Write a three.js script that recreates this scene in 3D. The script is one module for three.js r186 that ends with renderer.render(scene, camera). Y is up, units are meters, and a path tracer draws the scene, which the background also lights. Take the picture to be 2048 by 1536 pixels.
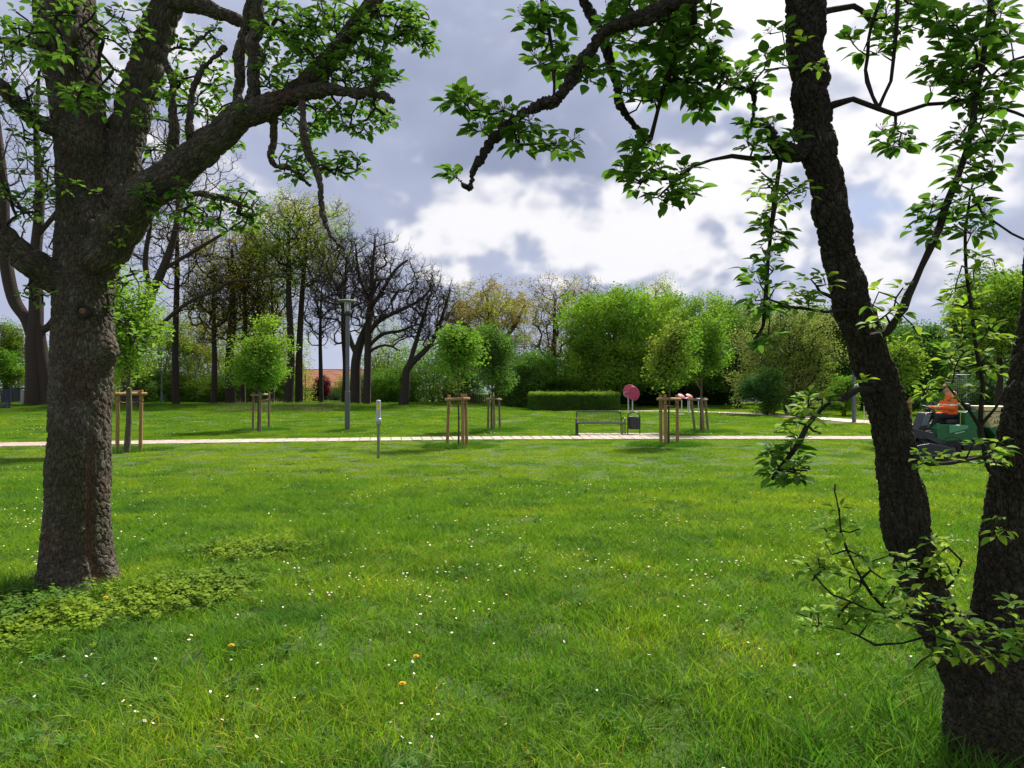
import * as THREE from 'three';
import { mergeGeometries } from 'three/addons/utils/BufferGeometryUtils.js';
import { RoundedBoxGeometry } from 'three/addons/geometries/RoundedBoxGeometry.js';
import { ImprovedNoise } from 'three/addons/math/ImprovedNoise.js';
import { MarchingCubes } from 'three/addons/objects/MarchingCubes.js';

// ---------------------------------------------------------------- camera, sky, sun, exposure
const scene = new THREE.Scene();
const renderer = new THREE.WebGLRenderer({ antialias: true });
renderer.setSize(1024, 768);
renderer.toneMapping = THREE.LinearToneMapping;
const EXPOSURE = 1.9;
renderer.toneMappingExposure = EXPOSURE;                 // exposed for the shaded grass under the trees
renderer.shadowMap.enabled = true;

const EYE = 1.6, FOCAL = 1479, HORIZON = 780;           // eye height (m), focal length and horizon row of the photograph (px)
const camera = new THREE.PerspectiveCamera(2 * Math.atan(768 / FOCAL) * 180 / Math.PI, 4 / 3, 0.05, 900);
camera.position.set(0, EYE, 0);
camera.rotation.x = Math.atan((HORIZON - 768) / FOCAL);
scene.add(camera);

const V = (x, y, z) => new THREE.Vector3(x, y, z);
const SUN_AZ = 34 * Math.PI / 180, SUN_EL = 50 * Math.PI / 180;
const sunDir = V(Math.sin(SUN_AZ) * Math.cos(SUN_EL), Math.sin(SUN_EL), -Math.cos(SUN_AZ) * Math.cos(SUN_EL));
const sun = new THREE.DirectionalLight(new THREE.Color().setRGB(1, 0.93, 0.82), 5);
sun.position.copy(sunDir).multiplyScalar(150);
sun.castShadow = true;
sun.shadow.radius = 13;                                  // sun veiled by thin bright cloud
sun.shadow.mapSize.set(4096, 4096);
Object.assign(sun.shadow.camera, { left: -90, right: 90, top: 90, bottom: -90, near: 1, far: 400 });
scene.add(sun, sun.target);

// seeded random numbers and noise
let seed = 1;
const setSeed = (s) => { seed = s >>> 0; };
const rnd = () => { seed = (seed + 0x6D2B79F5) >>> 0; let t = seed; t = Math.imul(t ^ (t >>> 15), t | 1); t ^= t + Math.imul(t ^ (t >>> 7), t | 61); return ((t ^ (t >>> 14)) >>> 0) / 4294967296; };
const rr = (a, b) => a + (b - a) * rnd();
const gauss = () => (rnd() + rnd() + rnd() + rnd() - 2) * 0.87;
const clamp = (x, a, b) => Math.min(b, Math.max(a, x));
const sstep = (a, b, x) => { const t = clamp((x - a) / (b - a), 0, 1); return t * t * (3 - 2 * t); };
const mix = (a, b, t) => a + (b - a) * t;
const perlin = new ImprovedNoise();
const noise = (x, y = 0, z = 0) => perlin.noise(x + 17.3, y + 5.1, z + 9.7);
const fbm = (x, y, z, n = 5) => { let s = 0, a = 0.5, f = 1; for (let i = 0; i < n; i++) { s += a * noise(x * f, y * f, z * f); a *= 0.5; f *= 2.03; } return s; };
// a point at picture column px, row py (of the 2048 x 1536 photograph) and depth d in metres
const at = (px, py, d) => V((px - 1024) / FOCAL * d, EYE + (HORIZON - py) / FOCAL * d, -d);

// the sky: a grey-blue cloud deck, sunlit white cumulus in front of it, gaps of pale blue, a bright veil round the sun
function makeSky() {
  const W = 2048, Hh = 1024, data = new Float32Array(W * Hh * 4);
  // azimuth (deg right of straight ahead), elevation, half widths, strength
  const towers = [[2.5, 11.6, 6.2, 2.7, 1], [-3, 12.6, 3.4, 2.2, 0.75], [8.5, 12.6, 4.5, 2.6, 0.9], [14.5, 13.2, 5, 2.8, 1], [20, 9.5, 4, 2, 0.6], [24, 22, 7.5, 6.5, 1], [19, 27, 6, 5, 0.8], [31, 18, 5, 4, 0.9], [33, 26, 6, 5, 0.8], [29, 7.5, 3.6, 3, 0.8], [12, 7.6, 3, 1.3, 0.5], [-27, 20, 6, 5, 0.45], [-19, 12, 5, 3.4, 0.5], [14, 30, 4, 4, 0.5]];
  const darks = [[0.5, 17.8, 8, 2.6, 1], [-4, 24, 10, 5, 0.55], [9, 21, 6, 3, 0.5], [-13, 17, 4, 6, 0.4], [-6, 11, 3, 3, 0.35]], gaps = [[27, 13.2, 4.5, 2.6, 1], [17, 8.2, 3, 1.8, 0.9], [15.5, 18.5, 3, 3, 0.5], [33, 12, 4, 2.5, 0.6], [-9, 30, 6, 4, 0.5]];
  const sum = (list, a, e) => { let t = 0; for (const [x, y, wx, wy, v] of list) { const p = (a - x) / wx, q = (e - y) / wy, r = p * p + q * q; if (r < 6) t += v * Math.exp(-r * 0.9); } return t; };
  for (let j = 0; j < Hh; j++) {
    const el = ((j + 0.5) / Hh - 0.5) * Math.PI, cy = Math.sin(el), ce = Math.cos(el), eld = el * 180 / Math.PI;
    for (let i = 0; i < W; i++) {
      const th = ((i + 0.5) / W - 0.5) * 2 * Math.PI, dx = Math.cos(th) * ce, dz = Math.sin(th) * ce, o = (j * W + i) * 4;
      if (cy <= 0) { data.set([0.16, 0.18, 0.19, 1], o); continue; }
      const az = Math.atan2(dx, -dz) * 180 / Math.PI, s = 1 / (cy + 0.3), qx = dx * s, qz = dz * s;
      // directions on the unit sphere feed the detail, so that its size stays even in view
      const w1 = fbm(dx * 5 + 3, cy * 7, dz * 5, 4), w2 = fbm(dx * 5 - 7, cy * 7 + 4, dz * 5 + 2, 4), bil = 1 - 2.2 * Math.abs(fbm(dx * 9 + w1 * 1.5, cy * 13, dz * 9 + w2 * 1.5, 6)), fine = fbm(dx * 22, cy * 30, dz * 22, 5), big = fbm(qx * 0.9, qz * 0.9, 1.7, 3);
      const ahead = sstep(62, 44, Math.abs(az)) * sstep(46, 36, eld), ja = az + w1 * 9 + fine * 3, je = eld + w2 * 6 + fine * 2.5;
      const T = mix(0.38 + big * 1.5, sum(towers, ja, je), ahead), D = mix(0.35 + fbm(qx + 9, qz, 4, 3) * 1.6, sum(darks, az + w1 * 5, eld + w2 * 4), ahead), G = mix(0.15 + fbm(qx * 1.3 - 5, qz * 1.3, 8, 3) * 1.6, sum(gaps, az + w2 * 7, eld + w1 * 5), ahead);
      const cum = sstep(0.18, 0.72, T + 0.5 * (bil - 0.55) + fine * 0.45), deck = clamp(0.5 - 0.55 * D + w1 * 0.5 + fine * 0.16, 0, 1), gap = sstep(0.25, 0.8, G + fine * 0.5 + w1 * 0.4) * (1 - cum) * 0.7;
      const shadeC = clamp(0.58 + 0.85 * (bil - 0.45) + 0.4 * (T - 0.7) + fine * 0.8, 0.1, 1.0);
      const ang = Math.acos(clamp(dx * sunDir.x + cy * sunDir.y + dz * sunDir.z, -1, 1)) * 180 / Math.PI, veil = 0.45 * Math.exp(-ang * ang / 420) + 0.12 * Math.exp(-ang * ang / 1700);
      for (let k = 0; k < 3; k++) {
        let c = mix([0.30, 0.345, 0.50][k], [0.60, 0.655, 0.85][k], deck);
        c = mix(c, [0.50, 0.62, 0.90][k], gap);
        c = mix(c, mix([0.47, 0.51, 0.65][k], [0.97, 0.96, 0.99][k], sstep(0.2, 1.0, shadeC)), cum * 0.95);
        c = mix(c, [0.70, 0.76, 0.88][k], 0.45 * Math.exp(-eld / 4));
        data[o + k] = (c + veil * [1, 0.98, 0.95][k] * (0.45 + 0.55 * cum)) / EXPOSURE;
      }
      data[o + 3] = 1;
    }
  }
  const t = new THREE.DataTexture(data, W, Hh, THREE.RGBAFormat, THREE.FloatType);
  t.mapping = THREE.EquirectangularReflectionMapping; t.magFilter = THREE.LinearFilter; t.minFilter = THREE.LinearFilter; t.needsUpdate = true;
  return t;
}
const sky = makeSky();
scene.background = sky; scene.environment = sky;

// ---------------------------------------------------------------- helpers: materials, textures, things
const C = (r, g, b) => new THREE.Color().setRGB(r, g, b);
const std = (color, roughness = 0.8, extra = {}) => new THREE.MeshStandardMaterial({ color: Array.isArray(color) ? C(...color) : color, roughness, ...extra });
const leafMat = (color, extra = {}) => new THREE.MeshPhysicalMaterial({ color: Array.isArray(color) ? C(...color) : color, roughness: 1, specularIntensity: 0.2, transmission: 0.42, thickness: 0, side: THREE.DoubleSide, ...extra });
function dataTex(w, h, f, srgb = false) {              // f(u, v, x, y) -> [r, g, b] or grey in 0..1
  const d = new Uint8Array(w * h * 4);
  for (let y = 0; y < h; y++) for (let x = 0; x < w; x++) {
    const c = f(x / w, y / h, x, y), q = Array.isArray(c) ? c : [c, c, c], o = (y * w + x) * 4;
    for (let k = 0; k < 3; k++) d[o + k] = clamp(Math.round(q[k] * 255), 0, 255);
    d[o + 3] = 255;
  }
  const t = new THREE.DataTexture(d, w, h); t.wrapS = t.wrapT = THREE.RepeatWrapping; t.magFilter = THREE.LinearFilter; t.minFilter = THREE.LinearMipmapLinearFilter; t.generateMipmaps = true;
  if (srgb) t.colorSpace = THREE.SRGBColorSpace; t.needsUpdate = true; return t;
}
// noise that tiles over 0..1
const tile = (u, v, k, z = 0) => { const a = u * 2 * Math.PI, b = v * 2 * Math.PI, r = k / (2 * Math.PI); return noise(Math.cos(a) * r + z, Math.sin(a) * r + Math.cos(b) * r, Math.sin(b) * r + z * 2); };
const usedNames = new Map();
function numbered(name) { const n = usedNames.get(name) ?? 0; usedNames.set(name, n + 1); return n ? name + '_' + String(n).padStart(3, '0') : name; }
function shade(o) { o.traverse((m) => { if (m.isMesh) { m.castShadow = true; m.receiveShadow = true; } }); return o; }
function thing(name, label, category, pos = [0, 0, 0], turn = 0, group) {
  const g = new THREE.Group(); g.name = numbered(name); g.position.set(...pos); g.rotation.y = turn;
  g.userData = { label, category }; if (group) g.userData.group = group;
  scene.add(g); return g;
}
function part(name, geometry, material, parent, extra) {
  const m = new THREE.Mesh(Array.isArray(geometry) ? join(geometry) : geometry, material); m.name = name; m.castShadow = m.receiveShadow = true;
  if (extra) Object.assign(m.userData, extra);
  parent.add(m); return m;
}
function setting(name, geometry, material, kind = 'structure', label) {
  const m = new THREE.Mesh(geometry, material); m.name = numbered(name); m.userData = { kind }; if (label) m.userData.label = label; m.castShadow = m.receiveShadow = true; scene.add(m); return m;
}
function join(list) {
  const keep = ['position', 'normal', 'uv'];
  return mergeGeometries(list.map((g) => { g = g.index ? g.toNonIndexed() : g; for (const k of Object.keys(g.attributes)) if (!keep.includes(k)) g.deleteAttribute(k); return g; }));
}
const box = (w, h, d, x = 0, y = 0, z = 0, r = 0.006) => { const g = r > 0 ? new RoundedBoxGeometry(w, h, d, 2, Math.min(r, w / 2.1, h / 2.1, d / 2.1)) : new THREE.BoxGeometry(w, h, d); return g.translate(x, y, z); };
// a round bar through points
function bar(points, r, sides = 8, seg, closed = false) {
  const c = new THREE.CatmullRomCurve3(points.map((p) => Array.isArray(p) ? V(...p) : p), closed, 'catmullrom', 0.2);
  return new THREE.TubeGeometry(c, seg ?? Math.max(2, (points.length - 1) * 5), r, sides, closed);
}
function rod(a, b, r, r2 = r, sides = 10) {            // straight rod with end caps
  a = Array.isArray(a) ? V(...a) : a; b = Array.isArray(b) ? V(...b) : b;
  const d = b.clone().sub(a), g = new THREE.CylinderGeometry(r2, r, d.length(), sides, 1).translate(0, d.length() / 2, 0);
  return g.applyQuaternion(new THREE.Quaternion().setFromUnitVectors(V(0, 1, 0), d.normalize())).translate(a.x, a.y, a.z);
}
const lathe = (pts, n = 16) => new THREE.LatheGeometry(pts.map((p) => new THREE.Vector2(...p)), n);
function instanced(name, geometry, material, parent, items, colored = true) {   // items: {m: Matrix4, c: Color}
  const im = new THREE.InstancedMesh(geometry, material, items.length); im.name = name; im.castShadow = im.receiveShadow = true;
  items.forEach((it, i) => { im.setMatrixAt(i, it.m); if (colored && it.c) im.setColorAt(i, it.c); });
  im.userData.kind = 'stuff'; parent.add(im); return im;
}
const M4 = (p, q, s) => new THREE.Matrix4().compose(p, q, typeof s === 'number' ? V(s, s, s) : s);
const EU = (x, y, z) => new THREE.Quaternion().setFromEuler(new THREE.Euler(x, y, z, 'YXZ'));
// ---------------------------------------------------------------- ground, paths
const mainPath = [[-34, -16.4], [-22, -19.4], [-14.5, -21.5], [-9.6, -22.75], [-5, -23.7], [0, -24.45], [5, -24.6], [11, -24.5], [20, -24.2], [44, -23.4]];
const sidePath = [[17.6, -25.2], [17.7, -31], [17.6, -36], [17.3, -41], [16.6, -46.5], [15.2, -51.5], [12.4, -55], [8.5, -57], [4, -61], [-1, -66], [-4, -72]];
const MAIN_W = 0.78, SIDE_W = 0.95;
function curveOf(pts) { const c = new THREE.CatmullRomCurve3(pts.map(([x, z]) => V(x, 0, z)), false, 'centripetal'); return c; }
const mainCurve = curveOf(mainPath), sideCurve = curveOf(sidePath);
const mainSamples = mainCurve.getSpacedPoints(260), sideSamples = sideCurve.getSpacedPoints(160);
function nearest(samples, x, z) { let m = 1e9; for (const p of samples) { const a = p.x - x, b = p.z - z, q = a * a + b * b; if (q < m) m = q; } return Math.sqrt(m); }
const PAD = { x0: 2.35, x1: 5.35, z0: -27.0, z1: -25.2 };
function pathDist(x, z) {                              // metres to the nearest paved edge, negative inside
  let d = 1e3;
  if (z < -14 && z > -28) d = Math.min(d, nearest(mainSamples, x, z) - MAIN_W);
  if (x > -6 && z < -24 && z > -74) d = Math.min(d, nearest(sideSamples, x, z) - SIDE_W);
  const px = Math.max(PAD.x0 - x, x - PAD.x1), pz = Math.max(PAD.z0 - z, z - PAD.z1);
  return Math.min(d, Math.max(px, pz));
}
function H(x, z) {                                     // height of the lawn
  const d = -z, flat = d > 12 ? sstep(0, 1.5, pathDist(x, z)) : 1;
  let h = (noise(x * 0.75, z * 0.75, 3) * 0.035 + noise(x * 2.2, z * 2.2, 8) * 0.014) * flat;
  h += 0.36 * sstep(52, 62, d) * sstep(1, -6, x) * (0.8 + 0.4 * noise(x * 0.1, z * 0.1, 1)) + 0.1 * sstep(60, 72, d) * sstep(-4, 2, x);
  h += 0.07 * Math.exp(-((x + 3.45) ** 2 + (z + 5.9) ** 2) / 0.5) + 0.05 * Math.exp(-((x - 1.94) ** 2 + (z + 3.0) ** 2) / 0.3);
  return h;
}
{
  const axis = (list) => { const out = []; for (const [a, b, s] of list) { const n = Math.round(Math.abs(b - a) / s); for (let i = 0; i < n; i++) out.push(a + (b - a) * i / n); } out.push(list.at(-1)[1]); return out; };
  const xs = axis([[-420, -80, 20], [-80, -24, 2], [-24, 24, 0.3], [24, 80, 2], [80, 420, 20]]), zs = axis([[30, 4, 2], [4, -30, 0.3], [-30, -100, 1.2], [-100, -620, 26]]);
  const pos = [], uv = [], idx = [], nx = xs.length;
  for (const z of zs) for (const x of xs) { pos.push(x, H(x, z), z); uv.push(x / 3, z / 3); }
  for (let j = 0; j < zs.length - 1; j++) for (let i = 0; i < nx - 1; i++) { const a = j * nx + i; idx.push(a, a + 1, a + nx, a + 1, a + nx + 1, a + nx); }
  const g = new THREE.BufferGeometry(); g.setAttribute('position', new THREE.Float32BufferAttribute(pos, 3)); g.setAttribute('uv', new THREE.Float32BufferAttribute(uv, 2)); g.setIndex(idx); g.computeVertexNormals();
  const map = dataTex(512, 512, (u, v) => { const n = tile(u, v, 24) * 0.5 + tile(u, v, 90, 4) * 0.5 + (rnd() - 0.5) * 0.35, y = tile(u, v, 9, 2); return [0.22 + 0.07 * n + 0.05 * y, 0.30 + 0.11 * n + 0.03 * y, 0.09 + 0.05 * n]; }, true);
  setting('lawn', g, std([1, 1, 1], 1, { map }), 'structure', 'wide mown green lawn of the park');
}
function ribbon(curve, half, y, n) {
  const pos = [], uv = [], idx = [], ps = curve.getSpacedPoints(n), L = curve.getLength();
  ps.forEach((p, i) => { const t = curve.getTangentAt(i / n), sx = -t.z, sz = t.x; for (const s of [-1, 1]) { pos.push(p.x + sx * half * s, y, p.z + sz * half * s); uv.push(s * half, L * i / n); } });
  for (let i = 0; i < n; i++) { const a = i * 2; idx.push(a, a + 2, a + 1, a + 1, a + 2, a + 3); }
  const g = new THREE.BufferGeometry(); g.setAttribute('position', new THREE.Float32BufferAttribute(pos, 3)); g.setAttribute('uv', new THREE.Float32BufferAttribute(uv, 2)); g.setIndex(idx); g.computeVertexNormals();
  if (g.attributes.normal.getY(0) < 0) { for (let i = 0; i < idx.length; i += 3) [idx[i], idx[i + 1]] = [idx[i + 1], idx[i]]; g.setIndex(idx); g.computeVertexNormals(); }
  return g;
}
{ // paved path of concrete blocks: sand bed below, one mesh for each block
  const bed = std([0.2, 0.17, 0.12], 1);
  const path = new THREE.Group(); path.name = 'path'; path.userData = { kind: 'structure', label: 'narrow path of pinkish concrete pavers crossing the lawn' }; scene.add(path);
  part('sand_bed', ribbon(mainCurve, MAIN_W, 0.012, 220), bed, path);
  const grit = dataTex(128, 128, () => 0.6 + 0.4 * rnd());
  const pink = [[0.46, 0.34, 0.30], [0.43, 0.315, 0.275], [0.50, 0.375, 0.33], [0.47, 0.37, 0.325]], buff = [[0.47, 0.42, 0.345], [0.44, 0.40, 0.33], [0.5, 0.45, 0.375], [0.43, 0.375, 0.31]];
  const mats = [pink, buff].map((s) => s.map((c) => std(c, 0.95, { map: grit })));
  const paver = (w, l) => { const g = new THREE.BoxGeometry(w, 0.05, l, 1, 1, 1), p = g.attributes.position; for (let i = 0; i < p.count; i++) if (p.getY(i) > 0) { p.setX(i, p.getX(i) - Math.sign(p.getX(i)) * 0.006); p.setZ(i, p.getZ(i) - Math.sign(p.getZ(i)) * 0.006); } g.computeVertexNormals(); return g; };
  const L = mainCurve.getLength(), pitch = 0.33, across = 4, w = 2 * MAIN_W / across, geo = paver(w - 0.018, pitch - 0.02), rest = [];
  setSeed(77);
  let made = 0;
  for (let s = pitch / 2; s < L; s += pitch) {
    const u = s / L, p = mainCurve.getPointAt(u), t = mainCurve.getTangentAt(u), turn = Math.atan2(t.x, t.z), seen = p.x > -15.2 && p.x < 17;
    for (let k = 0; k < across; k++) {
      const off = (k - (across - 1) / 2) * w, lag = (k % 2) * 0.0, x = p.x - t.z * off + t.x * lag, z = p.z + t.x * off + t.z * lag;
      const m = mats[p.x < -11 + rr(-1.5, 1.5) ? 0 : 1][Math.floor(rnd() * 4)], y = 0.004 + rr(-0.003, 0.003);
      if (seen && made < 300) { const q = part('paver', geo, m, path); q.position.set(x, y, z); q.rotation.y = turn; q.rotation.z = rr(-0.008, 0.008); made++; }
      else if (Math.abs(p.x) < 30) { rest.push(geo.clone().rotateY(turn).translate(x, y, z)); }
    }
  }
  part('pavers', rest, mats[1][0], path, { kind: 'stuff' });
  // the bench pad
  const pad = new THREE.Group(); pad.name = 'bench_pad'; pad.userData = { kind: 'structure', label: 'small pink paved pad under the park bench' }; scene.add(pad);
  part('sand_bed', new THREE.PlaneGeometry(PAD.x1 - PAD.x0, PAD.z1 - PAD.z0).rotateX(-Math.PI / 2).translate((PAD.x0 + PAD.x1) / 2, 0.010, (PAD.z0 + PAD.z1) / 2), bed, pad);
  const pg = paver(0.282, 0.232);
  for (let x = PAD.x0 + 0.15; x < PAD.x1; x += 0.3) for (let z = PAD.z0 + 0.125; z < PAD.z1 - 0.02; z += 0.25) { const q = part('paver', pg, mats[0][Math.floor(rnd() * 4)], pad); q.position.set(x, 0.004 + rr(-0.003, 0.003), z); }
  // the gravel path at the right
  const gravel = dataTex(256, 256, (u, v) => { const n = tile(u, v, 12) * 0.3 + (rnd() - 0.5) * 0.3; return [0.76 + 0.25 * n, 0.68 + 0.25 * n, 0.61 + 0.25 * n]; }, true);
  setting('gravel_path', ribbon(sideCurve, SIDE_W, 0.02, 140), std([1, 1, 1], 1, { map: gravel, bumpMap: grit, bumpScale: 0.01 }), 'structure', 'pale gravel path curving behind the exercise equipment');
}

// ---------------------------------------------------------------- grass and flowers
function bladePatch(size, n, h0, h1, width, lean, pale = 0.05, seg = 2) {
  const pos = [], col = [], idx = [];
  for (let i = 0; i < n; i++) {
    const x = rr(-0.5, 0.5) * size, z = rr(-0.5, 0.5) * size, a = rnd() * 6.283, h = mix(h0, h1, Math.pow(rnd(), 1.4)), w = width * rr(0.6, 1.2), l = h * lean * rr(0.2, 1.3), dir = rnd() * 6.283;
    const sx = Math.cos(a) * w / 2, sz = Math.sin(a) * w / 2, lx = Math.cos(dir) * l, lz = Math.sin(dir) * l, b = pos.length / 3;
    const straw = rnd() < pale, g = rr(0.75, 1.25), c = straw ? [2.4, 1.25, 2.0] : [g * rr(0.85, 1.2), g, g * rr(0.7, 1.1)];
    for (let k = 0; k < seg; k++) { const t = k / seg, y = h * t * (1 - 0.15 * t * lean), o = t * t; for (const s of [-1, 1]) { pos.push(x + lx * o + sx * s * (1 - t * 0.45), y, z + lz * o + sz * s * (1 - t * 0.45)); } }
    pos.push(x + lx, h * (1 - 0.25 * lean * 0.6), z + lz);
    for (let k = 0; k < seg * 2 + 1; k++) { col.push(...c); }
    for (let k = 0; k < seg - 1; k++) { const q = b + k * 2; idx.push(q, q + 1, q + 2, q + 1, q + 3, q + 2); }
    const q = b + (seg - 1) * 2; idx.push(q, q + 1, q + 2);
  }
  const g = new THREE.BufferGeometry(); g.setAttribute('position', new THREE.Float32BufferAttribute(pos, 3)); g.setAttribute('color', new THREE.Float32BufferAttribute(col, 3)); g.setIndex(idx); g.computeVertexNormals(); return g;
}
const grassMat = leafMat([1, 1, 1], { vertexColors: true, transmission: 0.5 });
const GREEN = [0.115, 0.265, 0.010], LIME = [0.235, 0.370, 0.014], DEEP = [0.048, 0.155, 0.014];
function grassColor(x, z, out = new THREE.Color()) {
  const n = fbm(x * 0.55, z * 0.55, 2.2, 4) + 0.5 * fbm(x * 0.09, z * 0.12, 7, 2), m = fbm(x * 1.7 + 9, z * 1.7, 5, 4) + 0.04, q = fbm(x * 4.3, z * 4.3 + 5, 1, 2), d = -z;
  const lime = clamp(0.26 + n * 1.5 + q * 0.9 + (d > 15.5 && d < 23 ? 0.35 + 0.55 * noise(z * 2.1, x * 0.12, 3) : 0), 0, 1), deep = clamp(-0.02 + m * 2.2 - q * 0.7, 0, 0.95);
  const c = [0, 1, 2].map((k) => mix(mix(GREEN[k], LIME[k], lime), DEEP[k], deep));
  return out.setRGB(...c);
}
const tufts = [ // tussocks of longer, darker grass: x, z, radius, height factor
  [0.02, -5.9, 0.28, 2.0], [-1.75, -7.3, 0.5, 1.8], [-1.0, -7.7, 0.35, 1.6], [1.55, -3.2, 0.5, 2.3], [1.25, -3.6, 0.35, 1.6], [1.95, -2.6, 0.4, 2.4], [-3.9, -5.7, 0.5, 1.9], [-0.9, -3.6, 0.3, 1.4], [0.6, -3.9, 0.35, 1.5], [0.9, -5.2, 0.4, 1.35], [-0.3, -4.6, 0.35, 1.4], [2.6, -7.6, 0.6, 1.4], [-3.0, -5.6, 0.3, 1.8]];
const stakeTufts = [];                                  // filled from the staked trees below
function tuftAt(x, z) { let k = 1; for (const [a, b, r, f] of tufts) { const q = ((x - a) ** 2 + (z - b) ** 2) / (r * r); if (q < 4) k = Math.max(k, 1 + (f - 1) * Math.exp(-q * 1.4)); } return k; }
// stands of clover and ground ivy round the left pear tree
function coverAt(x, z) { const a = Math.exp(-(((x + 3.6) / 1.15) ** 2 + ((z + 5.0) / 0.75) ** 2)), b = Math.exp(-(((x + 2.55) / 0.75) ** 2 + ((z + 5.75) / 0.75) ** 2)), c = 0.75 * Math.exp(-(((x + 2.4) / 0.9) ** 2 + ((z + 7.2) / 0.5) ** 2)); return Math.max(a, b, c) + 0.5 * fbm(x * 2.6, z * 2.6, 1, 3); }
function growGrass() {
  setSeed(4242);
  const near = [0, 1, 2, 3].map(() => bladePatch(0.3, 235, 0.025, 0.13, 0.0064, 0.95)), mid = [0, 1, 2].map(() => bladePatch(0.6, 560, 0.03, 0.075, 0.007, 0.7, 0.05)), far = [0, 1, 2].map(() => bladePatch(1.7, 1100, 0.035, 0.085, 0.017, 0.6, 0.06, 2));
  const rough = [0, 1].map(() => bladePatch(1.5, 620, 0.14, 0.42, 0.016, 0.6, 0.04)), straw = bladePatch(0.8, 34, 0.2, 0.75, 0.013, 0.45, 1);
  const put = { near: near.map(() => []), mid: mid.map(() => []), far: far.map(() => []), rough: rough.map(() => []) };
  const add = (kind, geos, x, z, s, sy, c) => { const k = Math.floor(rnd() * geos.length); put[kind][k].push({ m: M4(V(x, H(x, z) - 0.006, z), EU(rr(-0.08, 0.08), rnd() * 6.283, rr(-0.08, 0.08)), V(s, s * sy, s)), c }); };
  for (let d = 1.6; d < 13; d += 0.19) for (let x = -d * 0.72 - 0.5; x < d * 0.72 + 0.5; x += 0.19) {
    const X = x + rr(-0.1, 0.1), z = -(d + rr(-0.1, 0.1)), k = tuftAt(X, z), cv = coverAt(X, z);
    if (Math.hypot(X + 3.45, z + 5.9) < 0.27 || Math.hypot(X - 1.97, z + 3.0) < 0.16) continue;
    if (cv > 0.55 && rnd() < 0.6) continue;
    const c = grassColor(X, z); if (k > 1.2) c.lerp(C(...DEEP), 0.5 * (k - 1));
    add('near', near, X, z, rr(0.9, 1.15), (0.38 + 0.55 * clamp(fbm(X * 1.1, z * 1.1, 12, 3) + 0.5, 0, 1) + 0.55 * clamp(fbm(X * 3.1, z * 3.1, 2, 2) * 1.6 + 0.35, 0, 1)) * k, c);
  }
  const tuftG = [0, 1, 2].map(() => bladePatch(0.07, 15, 0.07, 0.17, 0.0075, 1.15, 0.07, 4)), tuftL = tuftG.map(() => []);
  for (let i = 0; i < 5200; i++) { const d = 1.8 + 11 * Math.pow(rnd(), 0.75), X = rr(-0.72, 0.72) * d, z = -d; if (fbm(X * 1.6, z * 1.6, 31, 2) < -0.12 || Math.hypot(X + 3.45, z + 5.9) < 0.3 || Math.hypot(X - 1.97, z + 3.0) < 0.2) continue; const c = grassColor(X, z); c.lerp(rnd() < 0.5 ? C(...DEEP) : C(0.12, 0.22, 0.05), rr(0, 0.7)); tuftL[i % 3].push({ m: M4(V(X, H(X, z) - 0.005, z), EU(rr(-0.15, 0.15), rnd() * 6.283, rr(-0.15, 0.15)), V(1, 1, 1).multiplyScalar(rr(0.6, 1.05))), c }); }
  for (let i = 0; i < 230; i++) { const a = rnd() * 6.283, q = 0.2 + 0.5 * Math.pow(rnd(), 1.5), X = 1.9 + Math.cos(a) * q, z = -3.0 + Math.sin(a) * q; tuftL[i % 3].push({ m: M4(V(X, H(X, z) - 0.005, z), EU(rr(-0.2, 0.2), rnd() * 6.283, rr(-0.2, 0.2)), V(1.1, rr(1.3, 2.1), 1.1)), c: grassColor(X, z).lerp(C(...DEEP), 0.6) }); }
  for (let d = 12.6; d < 34; d += 0.42) for (let x = -d * 0.71 - 0.6; x < d * 0.71 + 0.6; x += 0.42) {
    const X = x + rr(-0.2, 0.2), z = -(d + rr(-0.2, 0.2)), e = pathDist(X, z);
    if (e < 0.12) continue;
    const c = grassColor(X, z); let k = d > 15.5 && d < 23 ? 0.75 : 1;
    for (const [a, b] of stakeTufts) { const q = Math.hypot(X - a, z - b); if (q < 0.75) { k = 2.2; c.lerp(C(...DEEP), 0.75); } }
    if (e < 0.33) { for (let i = 0; i < 2; i++) { const a = X + rr(-0.1, 0.1), b = z + rr(-0.1, 0.1); if (pathDist(a, b) > 0.1) add('near', near, a, b, 0.8, 0.7, c); } } else add('mid', mid, X, z, rr(0.9, 1.1), k * rr(0.75, 1.1), c);
  }
  for (let d = 34; d < 84; d += 1.25) for (let x = -d * 0.7 - 1; x < d * 0.7 + 1; x += 1.25) {
    const X = x + rr(-0.5, 0.5), z = -(d + rr(-0.5, 0.5)); if (pathDist(X, z) < 0.85) continue;
    add('far', far, X, z, rr(0.9, 1.1), rr(0.8, 1.2), grassColor(X, z));
  }
  for (let d = 55; d < 80; d += 0.8) for (let x = -d * 0.7; x < 2 - (d - 55) * 0.2; x += 0.9) {   // unmown edge under the oaks
    const X = x + rr(-0.4, 0.4), z = -(d + rr(-0.4, 0.4)); if (noise(X * 0.15, z * 0.2, 6) < -0.25 + (d < 57 ? 0.35 : 0) || d > 70) continue;
    add('rough', rough, X, z, rr(0.8, 1.1), rr(0.35, 0.85), grassColor(X, z).lerp(C(...DEEP), 0.45));
  }
  const holder = (name, label) => { const g = new THREE.Group(); g.name = name; g.userData = { kind: 'stuff', label }; scene.add(g); return g; };
  const gn = holder('grass', 'lush uneven grass of the foreground lawn'), gm = holder('mown_grass', 'shorter mown grass of the lawn beyond'), gr = holder('rough_grass', 'long unmown grass under the bare oaks');
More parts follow.
